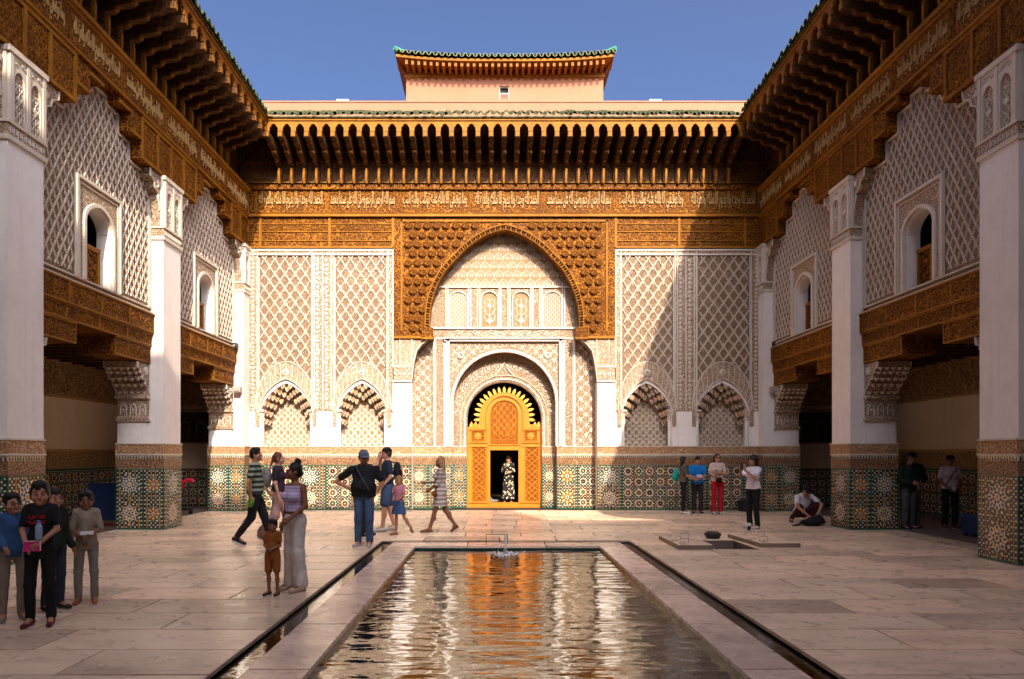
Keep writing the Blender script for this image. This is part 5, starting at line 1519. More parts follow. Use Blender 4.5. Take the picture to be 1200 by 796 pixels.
# ------------------------------------------------------------------ people: distance fields meshed with surface nets
class Field:
    def __init__(s, vox): s.vox = vox; s.prims = []; s.cuts = []
    def cap(s, a, b, r1, r2=None, k=0.03, sq=1.0):
        s.prims.append(('c', np.array(a, float), np.array(b, float), r1, r1 if r2 is None else r2, k, sq)); return s
    def ell(s, c, r, k=0.03):
        s.prims.append(('e', np.array(c, float), np.array(r if hasattr(r, '__len__') else (r, r, r), float), 0, 0, k, 1)); return s
    def cut(s, n, d): s.cuts.append((np.array(n, float), d)); return s
    def mesh(s, noise=0.0, nf=9.0, seed=0):
        lo = np.full(3, 1e9); hi = -lo
        for p in s.prims:
            if p[0] == 'c':
                r = max(p[3], p[4]); q = np.stack([p[1], p[2]])
                lo = np.minimum(lo, q.min(0)-r); hi = np.maximum(hi, q.max(0)+r)
            else: lo = np.minimum(lo, p[1]-p[2]); hi = np.maximum(hi, p[1]+p[2])
        h = s.vox; lo = lo-3*h; n = np.ceil((hi+3*h-lo)/h).astype(int)+1
        ax = [lo[i]+h*np.arange(n[i]) for i in range(3)]
        F = np.full(n, 0.5, np.float32)
        for p in s.prims:
            k = p[5]; mrg = k+3*h
            if p[0] == 'c':
                r = max(p[3], p[4]); a = np.minimum(p[1], p[2])-r-mrg; b = np.maximum(p[1], p[2])+r+mrg
            else: a = p[1]-p[2]-mrg; b = p[1]+p[2]+mrg
            i0 = np.maximum(0, np.floor((a-lo)/h).astype(int)); i1 = np.minimum(n, np.ceil((b-lo)/h).astype(int)+1)
            if (i1 <= i0).any(): continue
            X = ax[0][i0[0]:i1[0], None, None]; Y = ax[1][None, i0[1]:i1[1], None]; Z = ax[2][None, None, i0[2]:i1[2]]
            if p[0] == 'c':
                A, B = p[1], p[2]; sq = p[6]
                bx_, by_, bz_ = B[0]-A[0], (B[1]-A[1]), B[2]-A[2]
                L = bx_*bx_+by_*by_+bz_*bz_+1e-9
                t = np.clip(((X-A[0])*bx_+(Y-A[1])*by_+(Z-A[2])*bz_)/L, 0, 1)
                d = np.sqrt((X-A[0]-t*bx_)**2+((Y-A[1]-t*by_)/sq)**2+(Z-A[2]-t*bz_)**2)-(p[3]+(p[4]-p[3])*t)
                if sq < 1: d = d*(0.5+0.5*sq)
            else:
                c, r = p[1], p[2]
                q = np.sqrt(((X-c[0])/r[0])**2+((Y-c[1])/r[1])**2+((Z-c[2])/r[2])**2)
                q2 = np.sqrt(((X-c[0])/r[0]**2)**2+((Y-c[1])/r[1]**2)**2+((Z-c[2])/r[2]**2)**2)+1e-6
                d = q*(q-1)/q2
            sub = F[i0[0]:i1[0], i0[1]:i1[1], i0[2]:i1[2]]
            hh = np.maximum(k-np.abs(sub-d), 0)/k
            F[i0[0]:i1[0], i0[1]:i1[1], i0[2]:i1[2]] = np.minimum(sub, d)-hh*hh*k*0.25
        X = ax[0][:, None, None]; Y = ax[1][None, :, None]; Z = ax[2][None, None, :]
        if noise:
            F = F+noise*(np.sin(X*nf*3+seed)*np.sin(Z*nf*1.1+Y*nf*1.6+seed*2)+0.6*np.sin(X*nf*2.1+Z*nf*2.3+seed)*np.sin(Y*nf*2.7-Z*nf*1.2))
        for nn, d in s.cuts: F = np.maximum(F, nn[0]*X+nn[1]*Y+nn[2]*Z-d)
        return nets(F.astype(np.float32), lo, h)
def nets(F, lo, h):
    s = F < 0
    sh = tuple(k-1 for k in F.shape)
    acc = np.zeros(sh+(3,), np.float32); cnt = np.zeros(sh, np.float32)
    fac_ = []
    for axn in range(3):
        o = [a for a in range(3) if a != axn]
        s0 = [slice(None)]*3; s1 = [slice(None)]*3
        s0[axn] = slice(0, -1); s1[axn] = slice(1, None)
        f0, f1 = F[tuple(s0)], F[tuple(s1)]
        ch = s[tuple(s0)] != s[tuple(s1)]
        idx = np.argwhere(ch)
        if not len(idx): continue
        a, b = f0[ch], f1[ch]
        t = a/(a-b)
        pos = idx.astype(np.float32); pos[:, axn] += t
        inside0 = a < 0
        quad = []
        for (da, db) in ((0, 0), (-1, 0), (-1, -1), (0, -1)):
            c = idx.copy(); c[:, o[0]] += da; c[:, o[1]] += db
            ok = ((c >= 0) & (c < np.array(sh))).all(1)
            cc = np.clip(c, 0, np.array(sh)-1)
            np.add.at(acc, (cc[ok, 0], cc[ok, 1], cc[ok, 2]), pos[ok]); np.add.at(cnt, (cc[ok, 0], cc[ok, 1], cc[ok, 2]), 1)
            quad.append(cc[:, 0]*sh[1]*sh[2]+cc[:, 1]*sh[2]+cc[:, 2])
        q = np.stack(quad, 1)
        flip = inside0 if axn != 1 else ~inside0
        q[~flip] = q[~flip][:, ::-1]
        fac_.append(q)
    q = np.concatenate(fac_)
    use = np.unique(q)
    mp = np.full(sh[0]*sh[1]*sh[2], -1, np.int64); mp[use] = np.arange(len(use))
    A = acc.reshape(-1, 3)[use]; N = cnt.reshape(-1)[use][:, None]
    V = A/np.maximum(N, 1)*h+lo
    return V, mp[q]
def np_obj(name, VQ, mat, parent, smooth=True, extra=None):
    V, Q = VQ
    V = V.tolist(); Q = Q.tolist()
    if extra:
        n = len(V); V += extra.v; Q += [[i+n for i in f] for f in extra.f]
    me = bpy.data.meshes.new(name)
    me.from_pydata(V, [], Q)
    me.materials.append(mat)
    me.polygons.foreach_set('use_smooth', [smooth]*len(me.polygons))
    o = bpy.data.objects.new(name, me); C.objects.link(o); o.parent = parent
    return o
MC = {}
def cloth(col, kind='plain', col2=None):
    key = (col, kind, col2)
    if key in MC: return MC[key]
    t = NT('cloth_%d' % len(MC))
    f = t.noise(11, 4)
    base = t.ramp(f, [(0.3, mul(col, 0.8)), (0.75, mul(col, 1.12))])
    if kind.startswith('stripe'):
        z = t.n('ShaderNodeSeparateXYZ', i_Vector=t.tc).outputs[2]
        fr = float(kind[6:] or 14)
        s_ = t.math('GREATER_THAN', t.math('FRACT', t.math('MULTIPLY', z, fr)), 0.52)
        base = t.mix(s_, base, col2)
    elif kind == 'floral':
        v = t.n('ShaderNodeTexVoronoi', i_Scale=13.0, i_Vector=t.tc).outputs['Distance']
        base = t.mix(t.ramp(v, [(0.30, 1.0), (0.38, 0.0)]), base, col2)
    elif kind == 'jean':
        base = t.mix(t.ramp(t.noise(3, 4), [(0.45, 0.0), (0.7, 0.8)]), base, mul(col, 1.9))
    t.bump(t.math('ADD', t.noise(22, 3), t.math('MULTIPLY', t.noise(7, 3), 2.0)), 0.012, 0.8)
    MC[key] = t.out(base, 0.85, 0.15)
    return MC[key]
SKIN = {k: m_plain('skin_'+k, c, 0.6, 0.12, 8, 0.001, 0.2) for k, c in {'pale': (0.52, 0.28, 0.18), 'tan': (0.38, 0.18, 0.10), 'brown': (0.22, 0.095, 0.05)}.items()}
HAIRC = {k: m_plain('hair_'+k, c, 0.55, 0.35, 40, 0.004) for k, c in {'black': (0.012, 0.009, 0.008), 'brown': (0.05, 0.022, 0.01), 'blond': (0.33, 0.17, 0.07), 'auburn': (0.14, 0.04, 0.02)}.items()}
EYEW = m_plain('eye_white', (0.2, 0.16, 0.14), 0.5, 0.05); EYED = M['black']; LIP = m_plain('lips', (0.32, 0.09, 0.07), 0.5, 0.05)
def rot_x(p, c, a):
    y, z = p[1]-c[1], p[2]-c[2]
    return (p[0], c[1]+y*math.cos(a)-z*math.sin(a), c[2]+y*math.sin(a)+z*math.cos(a))
def person(label, x, y, h, face, skin='tan', hair='black', hstyle='short', top=None, bottom=None, shoes=None, pose=None, cap=None, head_turn=0, nod=0, sc=1.0,
           belly=0.0, child=False, z0=0.0, female=False, group=None, dress=None, extras=None, jacket=None, width=1.0):
    """top=(colour,kind,colour2,sleeve 0..1,hem z); bottom=(type,colour,kind,col2,length z); local frame faces -y, unit height 1.70"""
    th = thing('person', label, 'person', (x, y, z0), R(face))
    if group: th['group'] = group
    k = h/1.70
    J = dict(hipc=(0, 0, .92), shl=(.175, .01, 1.385), shr=(-.175, .01, 1.385), ell=(.225, .03, 1.12), elr=(-.225, .03, 1.12), wrl=(.235, -.04, .88), wrr=(-.235, -.04, .88),
             hil=(.088, 0, .90), hir=(-.088, 0, .90), knl=(.10, -.015, .49), knr=(-.10, -.015, .49), anl=(.105, .02, .085), anr=(-.105, .02, .085),
             tol=(.13, -.17, .03), tor=(-.13, -.17, .03), hdl=None, hdr=None)
    dropx = dropz = 0
    if pose: J.update({a: b for a, b in pose.items() if a in J})
    lean = (pose or {}).get('lean', 0)
    bend = lambda p: rot_x(p, (0, 0, .95), R(lean))
    up = bend if lean else (lambda p: p)
    pv_ = (pose or {}).get('hip_shift', (0, 0, 0))
    UP = lambda p: tuple(a+b for a, b in zip(up(p), pv_))
    hs_ = 1.2 if child else 1.0
    shw = (0.76 if child else (0.9 if female else 1.0))*width
    def S_(p): return (p[0]*k, p[1]*k, p[2]*k)
    vox = min(0.0135, max(0.0075, y*0.00095))
    hc = UP((0, -.012, 1.585-(0.03 if child else 0)))
    ht_, nd_ = R(head_turn), R(nod)
    def H(p):                                   # head-local point -> figure
        q = (p[0]*hs_, p[1]*hs_, p[2]*hs_)
        q = rot_x(q, (0, 0, 0), nd_)
        q = (q[0]*math.cos(ht_)-q[1]*math.sin(ht_), q[0]*math.sin(ht_)+q[1]*math.cos(ht_), q[2])
        return S_((hc[0]+q[0], hc[1]+q[1], hc[2]+q[2]))
    sh = {}
    for sd in ('l', 'r'):
        p = J['sh'+sd]; sh[sd] = S_(UP((p[0]*shw, p[1], p[2])))
    el = {sd: S_(UP((J['el'+sd][0]*(1 if abs(J['el'+sd][0]) < .2 else shw), J['el'+sd][1], J['el'+sd][2])) if (pose or {}).get('arms_rel', True) else J['el'+sd]) for sd in 'lr'}
    wr = {sd: S_(UP(J['wr'+sd]) if (pose or {}).get('arms_rel', True) else J['wr'+sd]) for sd in 'lr'}
    hi = {sd: S_(tuple(a+b for a, b in zip(J['hi'+sd], pv_))) for sd in 'lr'}; kn = {sd: S_(J['kn'+sd]) for sd in 'lr'}; an = {sd: S_(J['an'+sd]) for sd in 'lr'}; to = {sd: S_(J['to'+sd]) for sd in 'lr'}
    thick = 0.92 if female or child else 1.0
    if child: thick = 0.82
    def limbs_arm(f, g_, frac=1.0, kk=0.02):
        for sd in 'lr':
            a, e, w = map(np.array, (sh[sd], el[sd], wr[sd]))
            r0, r1, r2 = (.05+g_)*k*thick, (.038+g_)*k*thick, (.025+g_)*k
            if frac < 0.5:
                e2 = a+(e-a)*frac*2; f.cap(a, e2, r0, r0+(r1-r0)*frac*2+g_*k*.6, kk*k)
            else:
                f.cap(a, e, r0, r1, kk*k)
                w2 = e+(w-e)*(frac*2-1)
                if frac > 0.5: f.cap(e, w2, r1, r1+(r2-r1)*(frac*2-1), kk*k)
    def torso(f, g_, kk=0.04):
        fw = 0.88 if female else 1.0
        if child: fw = 0.74
        fw *= width
        f.ell(S_(UP((0, .0, 1.27))), [q*k for q in ((.158*fw+g_), (.108+g_), (.19+g_))], kk*k)
        f.ell(S_(UP((0, -.005-belly*.4, 1.08))), [q*k for q in ((.132*fw+g_+belly*.5), (.098+g_+belly), (.17+g_))], kk*k)
        f.cap(S_(UP((-.125*fw, .012, 1.385))), S_(UP((.125*fw, .012, 1.385))), (.05+g_)*k, None, kk*k)
        if female and not child:
            for q in (-1, 1): f.ell(S_(UP((q*.068, -.085, 1.255))), (.058+g_)*k, .03*k)
    def pelvis(f, g_, kk=0.04):
        f.ell(S_(UP((0, .008, .95))), [q*k for q in ((((.15 if not female else .158) if not child else .125)*width+g_), (.112+g_+belly*.5), (.12+g_))], kk*k)
    def legs(f, g_, flare=0.0, frac=1.0, kk=0.03):
        for sd in 'lr':
            a, b, c = map(np.array, (hi[sd], kn[sd], an[sd]))
            r0, r1, r2 = (.082+g_)*k*thick, (.055+g_)*k*thick, (.036+g_+flare)*k
            if frac <= 0.5:
                b2 = a+(b-a)*frac*2; f.cap(a, b2, r0, (r0+(r1-r0)*frac*2)+flare*k, kk*k)
            else:
                f.cap(a, b, r0, r1+flare*.3*k, kk*k)
                c2 = b+(c-b)*(frac*2-1); f.cap(b, c2, r1+flare*.3*k, r1+(r2-r1)*(frac*2-1), kk*k)
                if flare == 0 and g_ == 0: f.ell(tuple(b*.66+c*.34+np.array([0, .018*k, 0])), (.046*k, .05*k, .09*k), .03*k)
    # body
    f = Field(vox); torso(f, 0); pelvis(f, 0); limbs_arm(f, 0); legs(f, 0)
    f.cap(S_(UP((0, .015, 1.41))), S_((hc[0], hc[1]+.015, hc[2]-.06)), .050*k*(.85 if female or child else 1), None, .03*k)
    f.ell(H((0, .012, .012)), (.074*k*hs_, .09*k*hs_, .105*k*hs_), .02*k)
    f.ell(H((0, -.028, -.055)), (.055*k*hs_, .06*k*hs_, .055*k*hs_), .03*k)
    f.cap(H((0, -.088, .012)), H((0, -.103, -.022)), .010*k*hs_, .014*k*hs_, .012*k)
    f.ell(H((0, -.082, -.078)), .022*k*hs_, .02*k)
    for q in (-1, 1):
        f.ell(H((q*.076, .01, -.008)), (.012*k*hs_, .02*k*hs_, .03*k*hs_), .006*k)
        f.ell(H((q*.045, -.06, -.03)), .026*k*hs_, .02*k)
    for sd in 'lr':
        a, t_ = np.array(an[sd]), np.array(to[sd])
        f.cap(a, a*.3+t_*.7+np.array([0, 0, .008*k]), .033*k, .027*k, .02*k); f.cap(a*.3+t_*.7, t_, .027*k, .02*k, .015*k)
        f.cap(a, a+(a-t_)*np.array([.25, .25, 0])+np.array([0, 0, -.045*k]), .034*k, .03*k, .02*k)
    # hands
    ex = MB()
    for sd in 'lr':
        e, w = Vector(el[sd]), Vector(wr[sd])
        sg = 1 if sd == 'l' else -1
        d = (w-e).normalized()
        if J['hd'+sd]: d = Vector(J['hd'+sd]).normalized()
        side = d.cross(Vector((sg*1.0, 0, 0.15))).normalized()      # across the palm
        nrm = side.cross(d).normalized()
        pl = w+d*0.045*k
        f.cap(tuple(w), tuple(w+d*.075*k), .023*k, .026*k, .015*k)
        f.cap(tuple(w+d*.04*k+side*.018*k), tuple(w+d*.08*k+side*.02*k), .016*k, None, .012*k)
        f.cap(tuple(w+d*.04*k-side*.018*k), tuple(w+d*.08*k-side*.02*k), .016*k, None, .012*k)
        for j, (o_, ln) in enumerate(((-.030, .062), (-.010, .074), (.010, .07), (.029, .055))):
            b0 = w+d*.078*k+side*o_*k
            cur = nrm*(-0.25*sg if False else 0.0)
            inn = Vector((-sg*0.55, -0.35, 0))
            b1 = b0+(d*.9+inn*.18).normalized()*ln*.5*k; b2 = b1+(d*.75+inn*.6).normalized()*ln*.5*k
            ex.tube([b0-d*.01*k, b0, b1, b2, b2+(b2-b1)*.12], [.009*k, .0095*k, .0085*k, .0075*k, .003*k], 6)
        fwd = Vector((0, -1, 0)); s2 = side if side.dot(fwd) > 0 else -side
        t0 = w+d*.025*k+s2*.022*k; t1 = t0+(d*.7+s2*.75).normalized()*.035*k; t2 = t1+(d+s2*.2).normalized()*.03*k
        ex.tube([t0, t1, t2, t2+(t2-t1)*.15], [.013*k, .0105*k, .009*k, .004*k], 6)
    body = np_obj('body', f.mesh(), SKIN[skin], th, extra=ex)
    # face details
    for q in (-1, 1):
        e_ = MB(); c = H((q*.031, -.0815, .012)); e_.lathe([(0, .007*k*hs_), (.009*k*hs_, .004*k*hs_), (.012*k*hs_, 0), (.009*k*hs_, -.004*k*hs_), (0, -.006*k*hs_)], c, 8)
        o = e_.build('eye', EYEW, th, True, local=True)
        i2 = MB(); c = H((q*.031, -.0875, .012)); i2.lathe([(0, .0065*k*hs_), (.008*k*hs_, 0), (0, -.0065*k*hs_)], c, 6); i2.build('iris', EYED, o, local=True)
        br = MB(); br.tube([H((q*.016, -.091, .030)), H((q*.032, -.092, .035)), H((q*.048, -.082, .030))], .0045*k*hs_, 5); br.build('eyebrow', HAIRC[hair if hair != 'blond' else 'brown'], th, local=True)
    mo = MB(); mo.tube([H((-.022, -.088, -.052)), H((0, -.097, -.052)), H((.022, -.088, -.052))], [.003*k*hs_, .0065*k*hs_, .003*k*hs_], 6); mo.build('mouth', LIP, th, True, local=True)
    # hair
    f = Field(vox)
    f.ell(H((0, .022, .03)), (.084*k*hs_, .092*k*hs_, .105*k*hs_), .01*k)
    nrm = np.array(H((0, -1, -0.6)))-np.array(H((0, 0, 0))); nrm = nrm/np.linalg.norm(nrm)
    pt = np.array(H((0, -.078, .055)))
    if hstyle in ('short', 'cap', 'bun', 'pony', 'long', 'curly'):
        f.cap(H((-.06, .0, .02)), H((-.065, .03, -.03)), .022*k*hs_, None, .015*k); f.cap(H((.06, .0, .02)), H((.065, .03, -.03)), .022*k*hs_, None, .015*k)
        f.ell(H((0, .062, -.03)), (.06*k*hs_, .045*k*hs_, .05*k*hs_), .02*k)
    if hstyle == 'bun': f.ell(H((0, .05, .14)), (.045*k, .045*k, .04*k), .01*k)
    if hstyle == 'curly': f.ell(H((0, .03, .04)), (.115*k, .115*k, .12*k), .02*k); f.ell(H((0, .06, -.05)), (.1*k, .06*k, .07*k), .02*k)
    if hstyle == 'long':
        for q in (-.055, 0, .055): f.cap(H((q, .05, .0)), H((q*1.25, .085, -.20)), .045*k, .038*k, .02*k)
        for q in (-1, 1): f.cap(H((q*.07, .0, .01)), H((q*.085, .01, -.17)), .024*k, .022*k, .02*k)
    if hstyle == 'pony': f.cap(H((0, .1, .03)), H((0, .15, -.14)), .032*k, .018*k, .02*k)
    if hstyle == 'short': f.ell(H((0, .0, .095)), (.07*k*hs_, .07*k*hs_, .035*k*hs_), .03*k)
    f.cut(nrm, float(np.dot(nrm, pt)))
    np_obj('hair', f.mesh(0.007*k, 26, len(label)), HAIRC[hair], th)
    if cap:
        f = Field(vox); f.ell(H((0, .012, .06)), (.094*k*hs_, .105*k*hs_, .078*k*hs_), .01*k)
        un = np.array(H((0, 0, 1)))-np.array(H((0, 0, 0))); un /= np.linalg.norm(un)
        f.cut(-un, -float(np.dot(un, np.array(H((0, 0, .045))))))
        o = np_obj('cap', f.mesh(), cloth(cap), th)
        b_ = MB(); pts = [H((.075*math.cos(t), -.075-.085*math.sin(t)*1.0, .048-.018*math.sin(t))) for t in [math.pi*i/8 for i in range(9)]]
        ptu = [tuple(p[i]+un[i]*.008*k for i in range(3)) for p in pts]
        b_.add(pts+ptu, [tuple(range(8, -1, -1)), tuple(range(9, 18))]+[(i, (i+1) % 9, (i+1) % 9+9, i+9) for i in range(9)]); b_.build('peak', cloth(cap), o, local=True)
    # top
    seed = len(label)
    if top:
        col, kind, c2_, sleeve, hem = top
        f = Field(vox); torso(f, .013)
        if hem < 1.0:
            pelvis(f, .015)
            for q in (-1, 1):
                qx_ = q*(.062*width if not child else .045)
                f.cap(S_(UP((qx_, -belly*.3, 1.04))), S_(UP((qx_, .0, hem-.1))), (.10 if not child else .088)*k+belly*.45*k, None, .05*k)
        if sleeve > 0: limbs_arm(f, .014, sleeve*0.999 if sleeve != 0.5 else .49)
        f.cut((0, 0, -1), -hem*k-pv_[2]*k)
        if not lean and not pv_[2]: f.cut((0, 0, 1), 1.455*k) if sleeve > 0 else (f.cut((0, 0, 1), 1.40*k))
        np_obj('shirt', f.mesh(.0055*k, 10, seed), cloth(col, kind, c2_), th)
        if sleeve > 0 and not child:
            c_ = MB(); nk_ = S_(UP((0, .012, 1.435)))
            c_.tube([(nk_[0]+.064*k*math.cos(t), nk_[1]+.06*k*math.sin(t)-.01*k, nk_[2]+.012*k*math.sin(t)) for t in [math.pi*2*i/12 for i in range(13)]], .011*k, 6)
            c_.build('collar', cloth(col, kind, c2_), th, local=True)
    if jacket:
        f = Field(vox); torso(f, .028); pelvis(f, .03); limbs_arm(f, .024, .98); f.cut((0, 0, -1), -.84*k)
        np_obj('jacket', f.mesh(.008*k, 9, seed), cloth(jacket), th)
    if bottom:
        typ, col, kind, c2_, ln = bottom
        f = Field(vox); pelvis(f, .014)
        if typ == 'trousers': legs(f, .016, .0 if ln == 0 else ln, .97)
        elif typ == 'wide': legs(f, .022, .042, .97, .05)
        elif typ == 'shorts': legs(f, .03, .012, .40)
        elif typ == 'skirt':
            f.cap(S_(UP((0, .0, .95))), S_((0, 0, ln)), .15*k, .22*k, .05*k, .8); f.cut((0, 0, -1), -ln*k)
        if typ != 'skirt' or True:
            top_z = 1.03 if not pv_[2] else 9
            f.cut((0, 0, 1), top_z*k)
        np_obj({'trousers': 'trousers', 'wide': 'trousers', 'shorts': 'shorts', 'skirt': 'skirt'}[typ], f.mesh(.0065*k, 8, seed+3), cloth(col, kind, c2_), th)
    if dress:
        col, kind, c2_, sleeve, hem, wd_ = dress
        f = Field(vox); torso(f, .015); pelvis(f, .018)
        if sleeve > 0: limbs_arm(f, .016, sleeve)
        f.cap(S_(UP((0, .005, .96))), S_(((J['knl'][0]+J['knr'][0])/2, (J['knl'][1]+J['knr'][1])/2, hem)), .15*k, wd_*k, .04*k, .78)
        for sd in 'lr': f.cap(hi[sd], kn[sd], .1*k, .085*k, .04*k)
        f.cut((0, 0, -1), -hem*k); f.cut((0, 0, 1), 1.45*k)
        np_obj('dress', f.mesh(.008*k, 9, seed), cloth(col, kind, c2_), th)
    if shoes:
        for sd in 'lr':
            a, t_ = np.array(an[sd]), np.array(to[sd])
            dd = (t_-a); dd[2] = 0; L_ = np.linalg.norm(dd)+1e-6; dd /= L_
            f = Field(max(.007, vox*.8))
            ank = a+np.array([0, 0, -.035*k]); toe = t_+np.array([0, 0, .008*k])
            heel = ank-dd*.045*k; heel[2] = min(ank[2], a[2]-.05*k)+.012*k
            f.cap(heel, toe, .036*k, .034*k, .02*k); f.cap(a+np.array([0, 0, -.005*k]), ank+dd*.03*k, .040*k, .036*k, .03*k)
            o = np_obj('shoe', f.mesh(), cloth(shoes), th)
            so = MB(); so.tube([tuple(heel-dd*.02*k+np.array([0, 0, -.03*k])), tuple((heel+toe)/2+np.array([0, 0, -.031*k])), tuple(toe+dd*.02*k+np.array([0, 0, -.028*k]))], [.028*k, .03*k, .024*k], 8)
            so.build('sole', cloth((.6, .57, .54) if max(shoes) < .5 else (.3, .28, .26)), o, local=True)
    th['_'] = 0; del th['_']
    info = dict(th=th, k=k, wr=wr, el=el, sh=sh, H=H, S=S_, UP=UP, face=R(face), loc=(x, y, z0))
    return info
def W_(info, p):
    c, s_ = math.cos(info['face']), math.sin(info['face'])
    return (info['loc'][0]+p[0]*c-p[1]*s_, info['loc'][1]+p[0]*s_+p[1]*c, info['loc'][2]+p[2])
def held(info, name, label, cat, p, build):
    t = thing(name, label, cat, W_(info, p), info['face'])
    build(t, info['k'])
    return t
def phone(t, k):
    m = MB(); m.box(-.036, .036, -.004, .004, -.07, .07); m.build('body', M['black'], t, local=True)
    m = MB(); m.box(-.032, .032, -.006, -.0042, -.06, .06); m.build('screen', m_plain('phone_glass', (.05, .05, .06), .1), t, local=True)
def backpack(col):
    def f_(t, k):
        f = Field(.012); f.ell((0, .02, 0), (.14*k, .085*k, .2*k), .03); f.ell((0, .07*k, -.06*k), (.11*k, .06*k, .1*k), .03)
        np_obj('bag', f.mesh(.004, 9), cloth(col), t)
        for q in (-1, 1):
            m = MB(); m.tube([(q*.08*k, -.02*k, .17*k), (q*.1*k, -.13*k, .21*k), (q*.11*k, -.26*k, .1*k), (q*.12*k, -.2*k, -.12*k), (q*.1*k, -.02*k, -.16*k)], .014*k, 5); m.build('strap', cloth(mul(col, .7)), t, local=True)
    return f_
def satchel(col):
    def f_(t, k):
        f = Field(.009); f.ell((0, 0, 0), (.11*k, .05*k, .08*k), .02); f.ell((0, -.02*k, .02*k), (.1*k, .045*k, .05*k), .02); np_obj('bag', f.mesh(), cloth(col), t)
        m = MB(); m.tube([(-.1*k, 0, .03*k), (-.13*k, 0, .2*k), (-.1*k, .0, .4*k)], .008*k, 5); m.build('strap', cloth(mul(col, .7)), t, local=True)
    return f_
STAND = {}
WALKR = dict(knl=(.08, -.14, .52), anl=(.09, -.24, .10), tol=(.10, -.40, .07), knr=(-.08, .06, .50), anr=(-.09, .30, .17), tor=(-.10, .17, .04))
# --- boys at the left edge
B1 = person('boy with glasses in blue denim shirt at the far left edge', -4.62, 6.55, 1.22, 40, 'tan', 'black', 'short', ((.035, .09, .2), 'plain', None, .95, .86), ('trousers', (.22, .18, .14), 'plain', None, 0), (.2, .17, .14),
            dict(elr=(-.2, .0, 1.12), wrr=(-.1, -.2, 1.0), ell=(.22, .0, 1.1), wrl=(.12, -.2, .98)), child=True, head_turn=15)
gl = MB()
for q in (-1, 1):
    c = [B1['H']((q*.032+.019*math.cos(t), -.1, .012+.016*math.sin(t))) for t in [math.pi*2*i/10 for i in range(11)]]
    gl.tube(c, .003, 4, cap=False)
gl.tube([B1['H']((-.013, -.1, .012)), B1['H']((.013, -.1, .012))], .003, 4)
gl.build('glasses', M['black'], B1['th'], local=True)
def book(col, w=.1, h=.14, th_=.02, ang=0.0):
    def f_(t, k):
        m = MB(); m.box(-w/2, w/2, -th_/2, th_/2, -h/2, h/2); m.build('cover', cloth(col), t, local=True)
        m = MB(); m.box(-w/2+.004, w/2+.003, -th_/2+.003, th_/2-.003, -h/2+.004, h/2+.003); m.build('pages', cloth((.7, .68, .62)), t, local=True)
    return f_
B3 = person('boy in dark jacket standing half hidden behind the other boys', -4.52, 7.0, 1.24, 60, 'tan', 'black', 'short', ((.02, .025, .02), 'plain', None, .95, .82), ('trousers', (.025, .03, .045), 'jean', None, 0), (.03, .03, .03), {}, child=True, jacket=(.018, .022, .016))
B2 = person('boy in black t-shirt with red lettering holding a pink box', -4.22, 6.35, 1.34, 20, 'tan', 'black', 'short', ((.014, .013, .014), 'plain', None, .33, .80), ('trousers', (.012, .012, .013), 'plain', None, 0), (.12, .02, .03),
            dict(elr=(-.23, -.02, 1.13), wrr=(-.10, -.17, .98), ell=(.23, -.03, 1.14), wrl=(.06, -.2, 1.02)), child=True, head_turn=10, nod=4)
m = MB(); k = B2['k']
rl_ = random.Random(4)
for (zz, hh) in ((1.275, .045), (1.215, .04)):
    xx = -.085
    while xx < .08:
        w_ = rl_.uniform(.012, .02)
        for q in range(3):
            m.box(xx*k, (xx+w_)*k, -.143*k, -.132*k, (zz+q*hh/3+.002)*k, (zz+(q+1)*hh/3-.003)*k) if rl_.random() < .8 else None
        xx += w_+.005
m.build('chest_print', cloth((.42, .015, .02)), B2['th'], local=True)
held(B2, 'pink_box', 'small pink box held by the boy in black t-shirt', 'box', B2['S']((-.02, -.24, .97)), book((.5, .02, .16), .12, .09, .04))
def bottle(t, k):
    m = MB(); m.lathe([(0, -.08), (.028, -.08), (.03, .03), (.015, .06), (.012, .075)], (0, 0, 0), 10); m.build('body', cloth((.25, .33, .45)), t, local=True)
    m = MB(); m.lathe([(.015, .07), (.016, .09), (0, .09)], (0, 0, 0), 8); m.build('cap', cloth((.08, .2, .5)), t, local=True)
held(B2, 'water_bottle', 'small blue and white water bottle held by the boy in black', 'bottle', B2['S']((.04, -.23, 1.15)), bottle)
B4 = person('boy in beige polo shirt and grey trousers with brown shoes', -4.36, 7.3, 1.20, 25, 'brown', 'black', 'short', ((.30, .23, .17), 'plain', None, .5, .82), ('trousers', (.20, .17, .14), 'plain', None, 0), (.3, .09, .03),
            dict(elr=(-.24, .0, 1.13), wrr=(-.08, -.18, 1.06), ell=(.24, .0, 1.13), wrl=(.09, -.19, 1.07)), child=True, head_turn=5, nod=10)
held(B4, 'folded_paper', 'white folded paper held by the boy in beige polo shirt', 'paper', B4['S']((.03, -.24, 1.09)), book((.7, .7, .72), .12, .03, .05))
# --- couple walking, left
P5 = person('man in dark and pale striped polo shirt striding with black trousers', -4.18, 11.95, 1.70, 105, 'tan', 'black', 'short', ((.025, .03, .03), 'stripe11', (.25, .28, .2), .33, .90), ('trousers', (.013, .012, .014), 'plain', None, 0), (.02, .02, .025),
            dict(WALKR, ell=(.25, -.02, 1.12), wrl=(.24, -.2, .93), elr=(-.24, .08, 1.12), wrr=(-.23, .06, .88)), width=1.08, belly=.015, head_turn=-15)
held(P5, 'green_bag', 'small green bag carried low by the man in striped shirt', 'bag', P5['S']((-.24, .06, .76)), satchel((.12, .22, .03)))
P6 = person('woman with auburn hair and pale pink trousers walking behind the striped man', -3.95, 12.5, 1.62, 100, 'pale', 'auburn', 'pony', ((.035, .02, .035), 'plain', None, .33, .95), ('wide', (.42, .26, .25), 'plain', None, 0), (.04, .03, .03), dict(WALKR), female=True)
